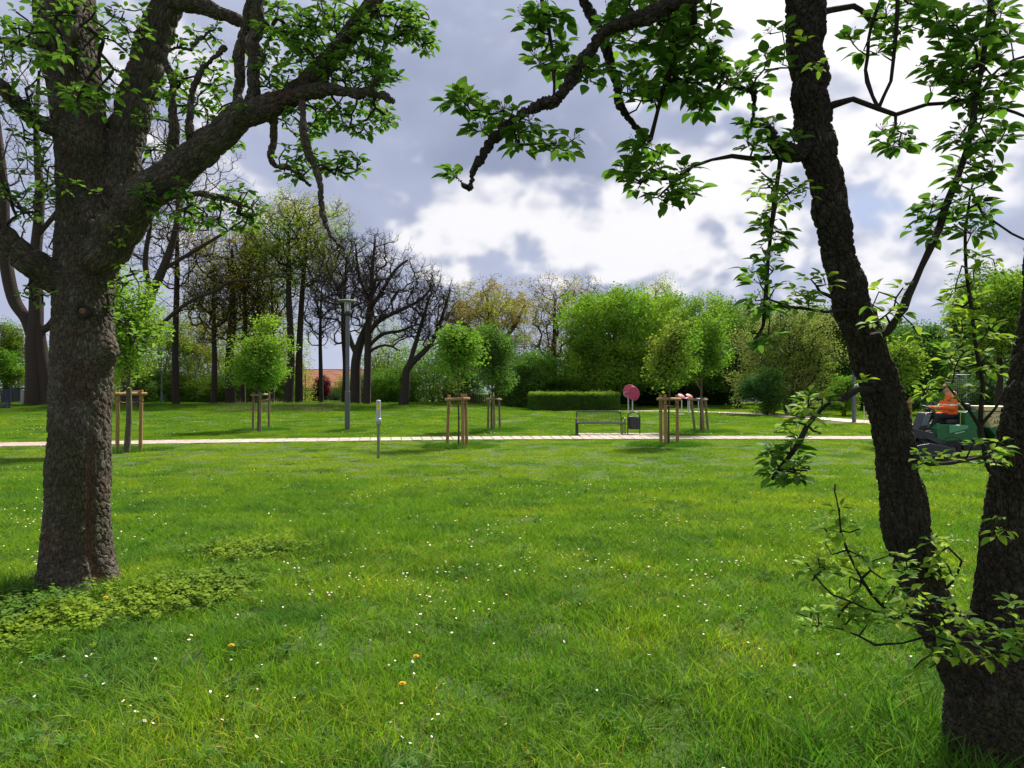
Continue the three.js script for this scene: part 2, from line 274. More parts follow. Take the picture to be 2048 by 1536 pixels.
  put.near.forEach((l, i) => instanced('grass_blades', near[i], grassMat, gn, l)); tuftL.forEach((l, i) => instanced('grass_tufts', tuftG[i], grassMat, gn, l)); put.mid.forEach((l, i) => instanced('grass_blades', mid[i], grassMat, gm, l)); put.far.forEach((l, i) => instanced('grass_blades', far[i], grassMat, gm, l)); put.rough.forEach((l, i) => instanced('grass_blades', rough[i], grassMat, gr, l));
  // dead straw stalks by the oaks
  const dry = [];
  for (let i = 0; i < 120; i++) { const p = at(rr(440, 680), 812, rr(53, 65)), z = p.z, x = p.x; if (noise(x * 0.5, z * 0.6, 2) < 0.02) continue; dry.push({ m: M4(V(x, H(x, z), z), EU(0, rnd() * 6, 0), V(rr(0.6, 1.4), rr(0.35, 1.2), 1)), c: C(0.15, 0.25, 0.085).multiplyScalar(rr(0.7, 1.2)) }); }
  instanced('straw_stalks', straw, grassMat, holder('dry_grass', 'dry straw coloured grass stalks below the oaks'), dry);
  // ground cover leaves: small round leaves on short stalks
  const leafG = (() => { const pos = [], idx = []; for (let k = 0; k < 9; k++) { const a = rnd() * 6.283, r = rr(0.01, 0.05), h = rr(0.02, 0.075), s = rr(0.009, 0.017), cx = Math.cos(a) * r, cz = Math.sin(a) * r, t = rr(-0.5, 0.5), b = pos.length / 3; pos.push(cx, h - 0.002, cz); for (let q = 0; q < 7; q++) { const e = a + q / 7 * 6.283, w = s * (q === 3 || q === 4 ? 0.86 : 1); pos.push(cx + Math.cos(e) * w, h + Math.cos(e + 1) * w * t, cz + Math.sin(e) * w); } for (let q = 0; q < 7; q++) idx.push(b, b + 1 + (q + 1) % 7, b + 1 + q); } const g = new THREE.BufferGeometry(); g.setAttribute('position', new THREE.Float32BufferAttribute(pos, 3)); g.setIndex(idx); g.computeVertexNormals(); return g; })();
  const cover = [];
  for (let i = 0; i < 34000; i++) { const x = rr(-5.4, -1.4), z = -rr(3.9, 8), cv = coverAt(x, z); if (cv < 0.3 + 0.6 * Math.sqrt(rnd()) || Math.hypot(x + 3.45, z + 5.9) < 0.24) continue; const y = clamp(0.55 + fbm(x * 1.3, z * 1.3, 3, 3) * 1.4 + (x > -3.2 ? 0.15 : -0.25), 0, 1); cover.push({ m: M4(V(x, H(x, z), z), EU(rr(-0.35, 0.35), rnd() * 6.3, rr(-0.35, 0.35)), V(1, rr(0.6, 1.9), 1).multiplyScalar(rr(0.55, 1.15))), c: C(mix(0.06, 0.19, y), mix(0.16, 0.29, y), mix(0.016, 0.012, y)).multiplyScalar(rr(0.75, 1.15)) }); }
  instanced('ground_ivy_leaves', leafG, leafMat([1, 1, 1]), holder('ground_cover', 'yellow green ground cover of small round leaves round the left pear tree'), cover);
  // daisies and fallen petals
  const daisy = (() => { const pos = [], col = [], idx = [], n = 9; pos.push(0, 0.0035, 0); col.push(0.85, 0.62, 0.08); for (let k = 0; k < n; k++) { const a = k / n * 6.283; pos.push(Math.cos(a) * 0.0028, 0.004, Math.sin(a) * 0.0028); col.push(0.8, 0.62, 0.12); } for (let k = 0; k < n; k++) { const a = k / n * 6.283, r = 0.0115 + (k % 2) * 0.0015; pos.push(Math.cos(a) * r, 0.001, Math.sin(a) * r); col.push(0.86, 0.84, 0.82); } for (let k = 0; k < n; k++) { const q = (k + 1) % n; idx.push(0, 1 + q, 1 + k, 1 + k, 1 + q, 1 + n + k, 1 + q, 1 + n + q, 1 + n + k); } const b = pos.length / 3; for (const [x, y, z] of [[-0.001, 0, 0], [0.001, 0, 0], [0, -0.06, 0.004]]) { pos.push(x, y, z); col.push(0.06, 0.12, 0.02); } idx.push(b, b + 1, b + 2); const g = new THREE.BufferGeometry(); g.setAttribute('position', new THREE.Float32BufferAttribute(pos, 3)); g.setAttribute('color', new THREE.Float32BufferAttribute(col, 3)); g.setIndex(idx); g.computeVertexNormals(); return g; })();
  const dm = std([1, 1, 1], 0.9, { vertexColors: true, side: THREE.DoubleSide }), dz = [];
  for (let i = 0; i < 70000 && dz.length < 2500; i++) {
    const d = 3.4 + 37 * Math.pow(rnd(), 1.25), x = rr(-1, 1) * d * 0.7, z = -d, n = fbm(x * 0.4, z * 0.3, 21, 3) + 0.7 * noise(x * 1.3, z * 1.1, 4), band = d > 6 && d < 13 ? 0.16 : d < 6 ? -0.12 : d > 25 ? 0.08 : -0.25;
    if (rnd() > 0.05 + 0.5 * sstep(0, 0.6, n + band) || (d > 15 && d < 23 && rnd() < 0.8) || (d < 5 && rnd() < 0.75) || pathDist(x, z) < 0.2) continue;
    dz.push({ m: M4(V(x, H(x, z) + rr(0.05, 0.075), z), EU(rr(-0.2, 0.9), rnd() * 6.3, rr(-0.3, 0.3)), rr(0.5, 0.85) * (d > 25 ? 1.4 : 1)), c: rnd() < 0.12 ? C(0.95, 0.75, 0.78) : C(1, 1, 1) });
  }
  instanced('daisy_flowers', daisy, dm, holder('daisies', 'small white daisies scattered over the lawn'), dz);
  const petal = new THREE.CircleGeometry(0.008, 7).rotateX(-Math.PI / 2).scale(1, 1, 1.35), pp = petal.attributes.position; for (let i = 0; i < pp.count; i++) pp.setY(i, (pp.getX(i) ** 2 + pp.getZ(i) ** 2) * 28); petal.computeVertexNormals();
  const pt = [];
  for (let i = 0; i < 170; i++) { const d = 2.6 + 5 * Math.pow(rnd(), 0.8), x = rr(-0.65, 0.7) * d, z = -d; pt.push({ m: M4(V(x, H(x, z) + rr(0.045, 0.085), z), EU(rr(-0.5, 0.9), rnd() * 6.3, rr(-0.5, 0.5)), rr(0.6, 1.0)), c: C(0.8, 0.8, 0.74) }); }
  instanced('pear_petals', petal, std([1, 1, 1], 0.8, { side: THREE.DoubleSide }), holder('fallen_petals', 'white fallen pear petals in the foreground grass'), pt);
  // plantain and dandelion leaf rosettes
  const ros = (() => { const gs = []; for (let k = 0; k < 8; k++) { const L = rr(0.06, 0.1), g = new THREE.PlaneGeometry(L, 0.022, 4, 1).rotateX(-Math.PI / 2).translate(L / 2, 0, 0), p = g.attributes.position; for (let i = 0; i < p.count; i++) { const t = p.getX(i) / L; p.setZ(i, p.getZ(i) * Math.sin(Math.PI * (0.15 + t * 0.83)) * (i % 2 ? 1.2 : 0.8)); p.setY(i, 0.045 * Math.sin(t * 2.4) + 0.012); } g.rotateY(k / 8 * 6.283 + rr(-0.3, 0.3)); gs.push(g); } return join(gs); })(); ros.computeVertexNormals();
  const rs = []; for (let i = 0; i < 260; i++) { const d = 2.8 + 12 * Math.pow(rnd(), 1.2), x = rr(-0.7, 0.7) * d, z = -d; rs.push({ m: M4(V(x, H(x, z) + 0.025, z), EU(0, rnd() * 6.3, 0), rr(0.5, 0.95)), c: C(0.06, 0.155, 0.016).multiplyScalar(rr(0.7, 1.2)) }); }
  instanced('weed_leaves', ros, leafMat([1, 1, 1]), holder('lawn_weeds', 'dark broad weed leaves scattered through the lawn'), rs);
}
function dandelion(px, py, label) {
  const d = EYE * FOCAL / (py - HORIZON), p = at(px, py, d), g = thing('dandelion', label, 'flower', [p.x, H(p.x, p.z), p.z], 0, 'dandelions in the grass');
  part('stalk', bar([[0, 0, 0], [0.004, 0.05, 0], [0, 0.1, 0.004]], 0.0018, 5), std([0.12, 0.2, 0.04]), g);
  const pet = []; for (let r = 0; r < 4; r++) for (let k = 0; k < 12; k++) pet.push(box(0.019 - r * 0.004, 0.0012, 0.0034, 0.0095 - r * 0.002, 0, 0, 0).rotateZ(0.15 + r * 0.28).rotateY((k + r * 0.5) / 12 * 6.283).translate(0, 0.1 + r * 0.0015, 0.004));
  part('flower_head', pet, std([0.8, 0.47, 0.01], 0.8), g, { kind: 'stuff' });
}
// ---------------------------------------------------------------- trees: skeletons grown towards points, tubes round them
class Skeleton {
  constructor() { this.x = []; this.y = []; this.z = []; this.parent = []; this.fixed = []; this.path = []; this.tips = null; }
  add(p, parent, fixed = 0) {
    const i = this.x.length; this.x.push(p.x); this.y.push(p.y); this.z.push(p.z); this.parent.push(parent); this.fixed.push(fixed);
    this.path.push(parent < 0 ? 0 : this.path[parent] + Math.hypot(p.x - this.x[parent], p.y - this.y[parent], p.z - this.z[parent])); return i;
  }
  pos(i) { return V(this.x[i], this.y[i], this.z[i]); }
  near(p) { let b = -1, m = 1e9; for (let i = 0; i < this.x.length; i++) { const q = (this.x[i] - p.x) ** 2 + (this.y[i] - p.y) ** 2 + (this.z[i] - p.z) ** 2; if (q < m) { m = q; b = i; } } return b; }
  // a given limb: points with radii, smoothed; grows from `from` (a node) or from nothing
  limb(points, radii, from = -1, step = 0.12) {
    const pts = from >= 0 ? [this.pos(from), ...points] : points, rad = from >= 0 ? [radii[0], ...radii] : radii;
    const c = new THREE.CatmullRomCurve3(pts, false, 'centripetal'), n = Math.max(2, Math.round(c.getLength() / step)); let last = from;
    for (let i = from >= 0 ? 1 : 0; i <= n; i++) {
      const t = i / n, k = t * (pts.length - 1), a = Math.min(Math.floor(k), pts.length - 2), r = mix(rad[a], rad[a + 1], k - a);
      last = this.add(c.getPoint(t), last, r);
    }
    return last;
  }
  grow(target, bf, step, wig, sag = 0, lo = 0) {
    let b = 0, m = 1e9; const { x, y, z, path } = this;
    for (let i = lo; i < x.length; i++) { const q = Math.sqrt((x[i] - target.x) ** 2 + (y[i] - target.y) ** 2 + (z[i] - target.z) ** 2) + bf * path[i]; if (q < m) { m = q; b = i; } }
    const a = this.pos(b), len = a.distanceTo(target), n = Math.max(1, Math.round(len / step)); let last = b;
    const jx = gauss() * wig * len, jy = gauss() * wig * len, jz = gauss() * wig * len;
    for (let k = 1; k <= n; k++) {
      const t = k / n, p = a.clone().lerp(target, t), s = Math.sin(t * Math.PI), e = k < n ? wig * step * 0.6 : 0;
      p.x += jx * s + gauss() * e; p.y += jy * s + sag * len * s + gauss() * e; p.z += jz * s + gauss() * e; last = this.add(p, last);
    }
    return last;
  }
  finish(r0, exp, taper = 1) {
    const n = this.x.length, tips = new Float32Array(n), kids = Array.from({ length: n }, () => []);
    for (let i = 0; i < n; i++) if (this.parent[i] >= 0) kids[this.parent[i]].push(i);
    for (let i = n - 1; i >= 0; i--) { if (!kids[i].length) tips[i] = 1; if (this.parent[i] >= 0) tips[this.parent[i]] += tips[i]; }
    this.tips = tips; this.kids = kids; this.rad = new Float32Array(n);
    for (let i = 0; i < n; i++) this.rad[i] = this.fixed[i] > 0 ? Math.max(this.fixed[i], r0) : r0 * Math.pow(tips[i], exp);
    for (let i = 1; i < n; i++) if (!this.fixed[i] && this.parent[i] >= 0) this.rad[i] = Math.min(this.rad[i], this.rad[this.parent[i]] * 0.97);
  }
  chains() {                                           // from every root along the thickest child, side shoots as chains of their own
    const out = [], stack = []; this.parent.forEach((p, i) => { if (p < 0) stack.push([i, -1]); });
    const weight = (i) => this.rad[i] * (this.fixed[i] > 0 ? 10 : 1);
    while (stack.length) {
      const [s, from] = stack.pop(), c = from >= 0 ? [from] : []; let i = s;
      for (;;) { c.push(i); const k = this.kids[i]; if (!k.length) break; let best = k[0]; for (const q of k) if (weight(q) > weight(best)) best = q; for (const q of k) if (q !== best) stack.push([q, i]); i = best; }
      const pts = c.map((k) => this.pos(k)), r = c.map((k) => this.rad[k]); if (from >= 0) r[0] = Math.min(r[0], (r[1] ?? r[0]) * 1.35);
      out.push({ pts, r, nodes: c, first: from < 0, big: this.fixed[s] > 0 });
    }
    return out;
  }
}
// writes tubes into shared arrays
class Tubes {
  constructor() { this.p = []; this.n = []; this.u = []; this.i = []; this.c = []; }
  tube(pts, rad, sides, disp, color) {
    const n = pts.length, base = this.p.length / 3; let N = V(0, 0, -1), T0 = pts[Math.min(1, n - 1)].clone().sub(pts[0]).normalize(); N.addScaledVector(T0, -N.dot(T0)); if (N.lengthSq() < 1e-4) N.set(1, 0, 0).addScaledVector(T0, -T0.x); N.normalize(); let len = 0;
    for (let k = 0; k < n; k++) {
      const T = pts[Math.min(k + 1, n - 1)].clone().sub(pts[Math.max(k - 1, 0)]).normalize(); N.addScaledVector(T, -N.dot(T)).normalize(); const B = T.clone().cross(N); if (k) len += pts[k].distanceTo(pts[k - 1]);
      for (let s = 0; s <= sides; s++) {
        const a = s / sides * 2 * Math.PI, ca = Math.cos(a), sa = Math.sin(a), dx = N.x * ca + B.x * sa, dy = N.y * ca + B.y * sa, dz = N.z * ca + B.z * sa; let r = rad[k], px = pts[k].x + dx * r, py = pts[k].y + dy * r, pz = pts[k].z + dz * r;
        if (disp) { const e = disp(px, py, pz, dx, dy, dz, k / n); px += dx * e; py += dy * e; pz += dz * e; }
        this.p.push(px, py, pz); this.n.push(dx, dy, dz); this.u.push(s / sides * Math.max(1, Math.round(2 * Math.PI * rad[0] / 0.25)) * 0.25, len); if (color) this.c.push(...color(px, py, pz, dx, dy, dz));
      }
    }
    const w = sides + 1; for (let k = 0; k < n - 1; k++) for (let s = 0; s < sides; s++) { const a = base + k * w + s; this.i.push(a, a + 1, a + w, a + 1, a + w + 1, a + w); }
    if (rad[n - 1] > 0.004) { const tip = this.p.length / 3, q = pts[n - 1], d = q.clone().sub(pts[n - 2]).normalize(); this.p.push(q.x + d.x * rad[n - 1] * 0.5, q.y + d.y * rad[n - 1] * 0.5, q.z + d.z * rad[n - 1] * 0.5); this.n.push(d.x, d.y, d.z); this.u.push(0, len); if (color) this.c.push(...color(q.x, q.y, q.z, d.x, d.y, d.z)); const o = base + (n - 1) * w; for (let s = 0; s < sides; s++) this.i.push(o + s, o + s + 1, tip); }
  }
  geometry(recompute = false) {
    const g = new THREE.BufferGeometry(); g.setAttribute('position', new THREE.Float32BufferAttribute(this.p, 3)); g.setAttribute('normal', new THREE.Float32BufferAttribute(this.n, 3)); g.setAttribute('uv', new THREE.Float32BufferAttribute(this.u, 2)); if (this.c.length) g.setAttribute('color', new THREE.Float32BufferAttribute(this.c, 3)); g.setIndex(this.i); if (recompute) { g.deleteAttribute('normal'); g.computeVertexNormals(); } return g;
  }
}
const sidesFor = (r, far) => far ? (r > 0.12 ? 9 : r > 0.05 ? 6 : r > 0.02 ? 4 : 3) : (r > 0.05 ? 14 : r > 0.015 ? 8 : 5);
// cellular noise for bark plates: [edge distance, cell tone]
function hash3(i, j, k) { let h = Math.imul(i, 374761393) ^ Math.imul(j, 668265263) ^ Math.imul(k, 2147483647 ^ 0x5bd1e995); h = Math.imul(h ^ (h >>> 13), 1274126177); return (h ^ (h >>> 16)) >>> 0; }
function worley(x, y, z) {
  const X = Math.floor(x), Y = Math.floor(y), Z = Math.floor(z); let f1 = 9, f2 = 9, id = 0;
  for (let i = -1; i <= 1; i++) for (let j = -1; j <= 1; j++) for (let k = -1; k <= 1; k++) {
    const h = hash3(X + i, Y + j, Z + k), px = X + i + (h & 1023) / 1023, py = Y + j + ((h >>> 10) & 1023) / 1023, pz = Z + k + ((h >>> 20) & 1023) / 1023, d = (px - x) ** 2 + (py - y) ** 2 + (pz - z) ** 2;
    if (d < f1) { f2 = f1; f1 = d; id = h; } else if (d < f2) f2 = d;
  }
  return [Math.sqrt(f2) - Math.sqrt(f1), ((id >>> 7) & 255) / 255];
}
const barkTex = (() => { // grey-brown plates with furrows between them, one repeat = 0.25 m x 0.5 m
  const cells = []; setSeed(91); for (let i = 0; i < 130; i++) cells.push([rnd(), rnd(), rnd()]);
  const W = 256, Hh = 256, hgt = new Float32Array(W * Hh), tone = new Float32Array(W * Hh);
  for (let y = 0; y < Hh; y++) for (let x = 0; x < W; x++) {
    const u = x / W + tile(x / W, y / Hh, 14) * 0.05, v = y / Hh + tile(x / W, y / Hh, 14, 5) * 0.05; let f1 = 9, f2 = 9, t = 0;
    for (const c of cells) { let a = Math.abs(u - c[0]) % 1, b = Math.abs(v - c[1]) % 1; a = Math.min(a, 1 - a) * 1.9; b = Math.min(b, 1 - b); const d = a * a + b * b; if (d < f1) { f2 = f1; f1 = d; t = c[2]; } else if (d < f2) f2 = d; }
    hgt[y * W + x] = sstep(0, 0.035, Math.sqrt(f2) - Math.sqrt(f1)) * 0.8 + 0.2 * (0.5 + 0.5 * tile(x / W, y / Hh, 60)); tone[y * W + x] = t;
  }
  return { bump: dataTex(W, Hh, (u, v, x, y) => hgt[y * W + x]), map: dataTex(W, Hh, (u, v, x, y) => { const t = 0.72 + 0.28 * tone[y * W + x] + 0.2 * tile(u, v, 40, 3); return [t, t * 0.97, t * 0.92]; }, true) };
})();
for (const t of Object.values(barkTex)) t.repeat.set(4, 3.2);
const barkMat = (c, bump = 0.012) => std(c, 0.95, { map: barkTex.map, bumpMap: barkTex.bump, bumpScale: bump });

// leaves and clumps
function leafGeometry(width = 0.56, fold = 0.22, curl = 0.25, stalk = 0.45) { // unit length along +x, face up
  const rows = [0, 0.14, 0.34, 0.56, 0.78, 1], wid = [0.04, 0.62, 1, 0.94, 0.6, 0.0], pos = [], idx = [];
  rows.forEach((t, i) => { const w = wid[i] * width / 2, y = -curl * t * t; pos.push(t, y, 0, t, y + w * fold * 2, w, t, y + w * fold * 2, -w); });
  for (let i = 0; i < rows.length - 1; i++) { const a = i * 3, b = a + 3; idx.push(a, a + 1, b, b, a + 1, b + 1, a, b, a + 2, b, b + 2, a + 2); }
  if (stalk) { const b = pos.length / 3; pos.push(-stalk, 0.06, 0.012, -stalk, 0.06, -0.012, 0.02, 0, 0.014, 0.02, 0, -0.014); idx.push(b, b + 2, b + 1, b + 1, b + 2, b + 3); }
  const g = new THREE.BufferGeometry(); g.setAttribute('position', new THREE.Float32BufferAttribute(pos, 3)); g.setIndex(idx); g.computeVertexNormals(); return g;
}
function clump(n, radius, leaf, seedNo, flat = 0.8, ragged = 0) { // n small folded leaves spread through a ball
  setSeed(seedNo); const pos = [], col = [], idx = [];
  for (let i = 0; i < n; i++) {
    const a = rnd() * 6.283, c = rr(-1, 1), r = radius * Math.cbrt(rnd()), s = Math.sqrt(1 - c * c), o = V(Math.cos(a) * s * r, c * r * flat, Math.sin(a) * s * r), q = EU(rr(-1.1, 1.1), rnd() * 6.283, rr(-0.9, 0.9)), L = leaf * rr(0.7, 1.3), w = L * 0.32, b = pos.length / 3, t = rr(0.75, 1.25);
    for (const [x, y, z] of [[-L / 2, 0, 0], [0, L * 0.08, w], [L / 2, -L * 0.1, 0], [0, L * 0.08, -w]]) { const p = V(x, y, z).applyQuaternion(q).add(o); pos.push(p.x, p.y, p.z); col.push(t, t * rr(0.96, 1.04), t); }
    idx.push(b, b + 1, b + 2, b, b + 2, b + 3);
  }
  const g = new THREE.BufferGeometry(); g.setAttribute('position', new THREE.Float32BufferAttribute(pos, 3)); g.setAttribute('color', new THREE.Float32BufferAttribute(col, 3)); g.setIndex(idx); g.computeVertexNormals(); return g;
}
const crownMat = leafMat([1, 1, 1], { vertexColors: true, transmission: 0.46 });
const CL = { big: [1, 2].map((s) => clump(26, 0.62, 0.2, 300 + s)), mid: [1, 2].map((s) => clump(22, 0.4, 0.13, 400 + s)), small: [1, 2].map((s) => clump(16, 0.24, 0.085, 500 + s)), thin: [1, 2].map((s) => clump(10, 0.5, 0.14, 600 + s)) };
function vary(c, k = 0.18, hue = 0.12) { const v = 1 + rr(-k, k); return C(c[0] * v * (1 + rr(-hue, hue)), c[1] * v, c[2] * v * (1 + rr(-hue, hue))); }
// a tree standing far off. o: px (column), d (depth), top (row), half (crown half width px), base (row where the crown starts), trunk r, leaves
function tree(o) {
  setSeed(o.seed); const root = at(o.px, HORIZON, o.d), gy = H(root.x, -o.d), k = o.d / FOCAL, topY = EYE + (HORIZON - o.top) * k - gy, lowY = EYE + (HORIZON - o.low) * k - gy, hw = o.half * k, depth = o.deep ? o.deep * k : hw;
  const g = thing(o.name, o.label, o.category ?? 'tree', [root.x, gy, -o.d], 0, o.group), S = new Skeleton();
  const lean = (o.lean ?? 0) * k, stems = o.stems ?? 1, cx = (o.shift ?? 0) * k, r = o.r;
  if (o.limbs) { // given stems and limbs: lists of [px, py, radius in m], the first the trunk
    const pt = (q) => V((q[0] - o.px) * k, EYE + (HORIZON - q[1]) * k - gy, q[3] ?? 0);
    o.limbs.forEach((l, n) => { const pts = l.map(pt); if (n === 0 || l.free) { pts[0].y = -0.25; S.limb(pts, l.map((q) => q[2]), -1, 0.6); } else { const b = S.near(pts[0]); S.limb(pts.slice(1), l.slice(1).map((q) => q[2]), b, 0.6); } });
  } else for (let s = 0; s < stems; s++) {
    const a = s / stems * 6.283 + rnd(), sp = stems > 1 ? hw * 0.45 : 0, th = o.fork ?? (lowY + (topY - lowY) * 0.75), f = stems > 1 ? 0.6 : 1, wob = r * 0.9, px = Math.cos(a) * sp + lean, pz = Math.sin(a) * sp;
    S.limb([V(Math.cos(a) * 0.1 * (stems > 1), -0.25, Math.sin(a) * 0.1 * (stems > 1)), V(px * 0.2 + gauss() * wob, th * 0.28, pz * 0.2 + gauss() * wob), V(px * 0.55 + gauss() * wob, th * 0.6, pz * 0.55 + gauss() * wob), V(px + cx * 0.6, th, pz)], [r * 1.15 * f, r * 0.92 * f, r * 0.75 * f, r * 0.3 * f], -1, 0.5);
  }
  // points to grow towards: an uneven crown volume
  const T = [], cy = (topY + lowY) / 2, hh = (topY - lowY) / 2; let guard = 0;
  const lobes = []; for (let i = 0; i < (o.lobes ?? 0); i++) { const a = rnd() * 6.283, y = i === 0 ? 0.62 : i === 1 ? -0.5 : rr(-0.75, 0.75), q = Math.sqrt(1 - y * y) * rr(0.35, 0.85); lobes.push([Math.cos(a) * q, y, Math.sin(a) * q, rr(0.26, 0.48) * (1 - 0.25 * Math.abs(y))]); } if (o.lobes) lobes.push([0, 0, 0, 0.5]);
  while (T.length < o.n && guard++ < o.n * 40) {
    const x = rr(-1, 1), y = rr(-1, 1), z = rr(-1, 1), q = o.shape === 'cone' ? Math.hypot(x, z) / Math.max(0.06, (1 - y) / 2) : o.shape === 'dome' ? Math.hypot(x, z, Math.max(0, y * 1.0)) : Math.hypot(x, y, z);
    const edge = 1 + (o.ragged ?? 0.45) * noise(x * 2.1 + o.seed, y * 2.1, z * 2.1); if (lobes.length) { let m = 9; for (const [a, b, c, r] of lobes) m = Math.min(m, Math.hypot(x - a, (y - b) * 1.35, z - c) / r); if (m > 1 + 0.5 * noise(x * 5 + o.seed, y * 5, z * 5)) continue; } else if (q > edge) continue;
    if (rnd() > 0.25 + q * 0.75 && !o.full) continue; if (o.gaps && noise(x * 2.6 + o.seed * 1.7, y * 2.6, z * 2.6 + 3) < o.gaps - 0.5) continue;
    T.push(V(cx + lean * (lowY / topY) + x * hw, cy + y * hh, z * depth));
  }
  T.sort((a, b) => a.distanceToSquared(V(cx * 0.3, lowY * 0.8, 0)) - b.distanceToSquared(V(cx * 0.3, lowY * 0.8, 0)));
  const ends = T.map((p) => S.grow(p, o.bf ?? 0.35, o.step ?? 0.55, o.wig ?? 0.1, o.sag ?? 0));
  if (o.twigs) for (const e of ends.slice()) for (let t = 0; t < o.twigs; t++) { const p = S.pos(e), L = rr(0.35, 0.95) * (o.twigL ?? 1), m = p.clone().add(V(gauss(), gauss() + 0.35, gauss()).multiplyScalar(L * 0.5)), q = S.add(m, e); S.add(m.clone().add(V(gauss(), gauss() + 0.2, gauss()).multiplyScalar(L * 0.55)), q); if (rnd() < 0.6) S.add(m.clone().add(V(gauss(), gauss() + 0.3, gauss()).multiplyScalar(L * 0.45)), q); }
  S.finish(o.r0 ?? 0.012, o.exp ?? 0.42);
  const tb = new Tubes(), bb = new Tubes();
  const write = (c) => { const tgt = c.first || c.big ? tb : bb; tgt.tube(c.pts, c.r, sidesFor(Math.max(...c.r), true)); };
  S.chains().forEach(write);
  part('trunk', tb.geometry(), o.bark, g); if (bb.p.length) part('branches', bb.geometry(), o.bark, g);
  if (o.leaf) {
    const geos = o.leaf.geos, lists = geos.map(() => []), c0 = o.leaf.color, c1 = o.leaf.color2 ?? c0;
    for (const e of ends) for (let t = 0; t < (o.leaf.per ?? 1); t++) {
      if (o.leaf.skip && rnd() < o.leaf.skip) continue; const p = S.pos(e).add(V(gauss(), gauss() * 0.7, gauss()).multiplyScalar(o.leaf.spread ?? 0.4)), m = clamp(0.5 + 1.6 * noise(p.x * 0.35 + o.seed, p.y * 0.35, p.z * 0.35) + rr(-0.25, 0.25), 0, 1);
      lists[Math.floor(rnd() * geos.length)].push({ m: M4(p, EU(rr(-0.4, 0.4), rnd() * 6.283, rr(-0.4, 0.4)), (o.leaf.scale ?? 1) * rr(0.75, 1.3)), c: vary([0, 1, 2].map((q) => mix(c0[q], c1[q], m)), 0.15, 0.08) });
    }
    lists.forEach((l, i) => l.length && instanced('crown', geos[i], crownMat, g, l));
  }
  return g;
}
// ---------------------------------------------------------------- the two old pear trees in the foreground
const pearLeaves = [leafGeometry(0.6, 0.16, 0.22), leafGeometry(0.66, 0.05, 0.4), leafGeometry(0.54, 0.3, 0.1)];
const pearMat = (c) => leafMat(c, { transmission: 0.45, clearcoat: 0.12, clearcoatRoughness: 0.45 });
const stalkG = (() => { setSeed(8); const gs = []; for (let k = 0; k < 7; k++) { const a = k / 7 * 6.283 + rr(-0.3, 0.3), t = rr(0.3, 1.0), e = V(Math.cos(a) * Math.sin(t), Math.cos(t), Math.sin(a) * Math.sin(t)).multiplyScalar(rr(0.6, 1)); gs.push(rod([0, 0, 0], e, 0.022, 0.02, 3)); gs.push(new THREE.IcosahedronGeometry(0.055, 0).scale(1, 1.3, 1).translate(e.x, e.y, e.z)); for (let q = 0; q < 3; q++) gs.push(rod(e, e.clone().add(V(gauss(), gauss() + 0.6, gauss()).multiplyScalar(0.12)), 0.012, 0.004, 3)); } return join(gs); })();
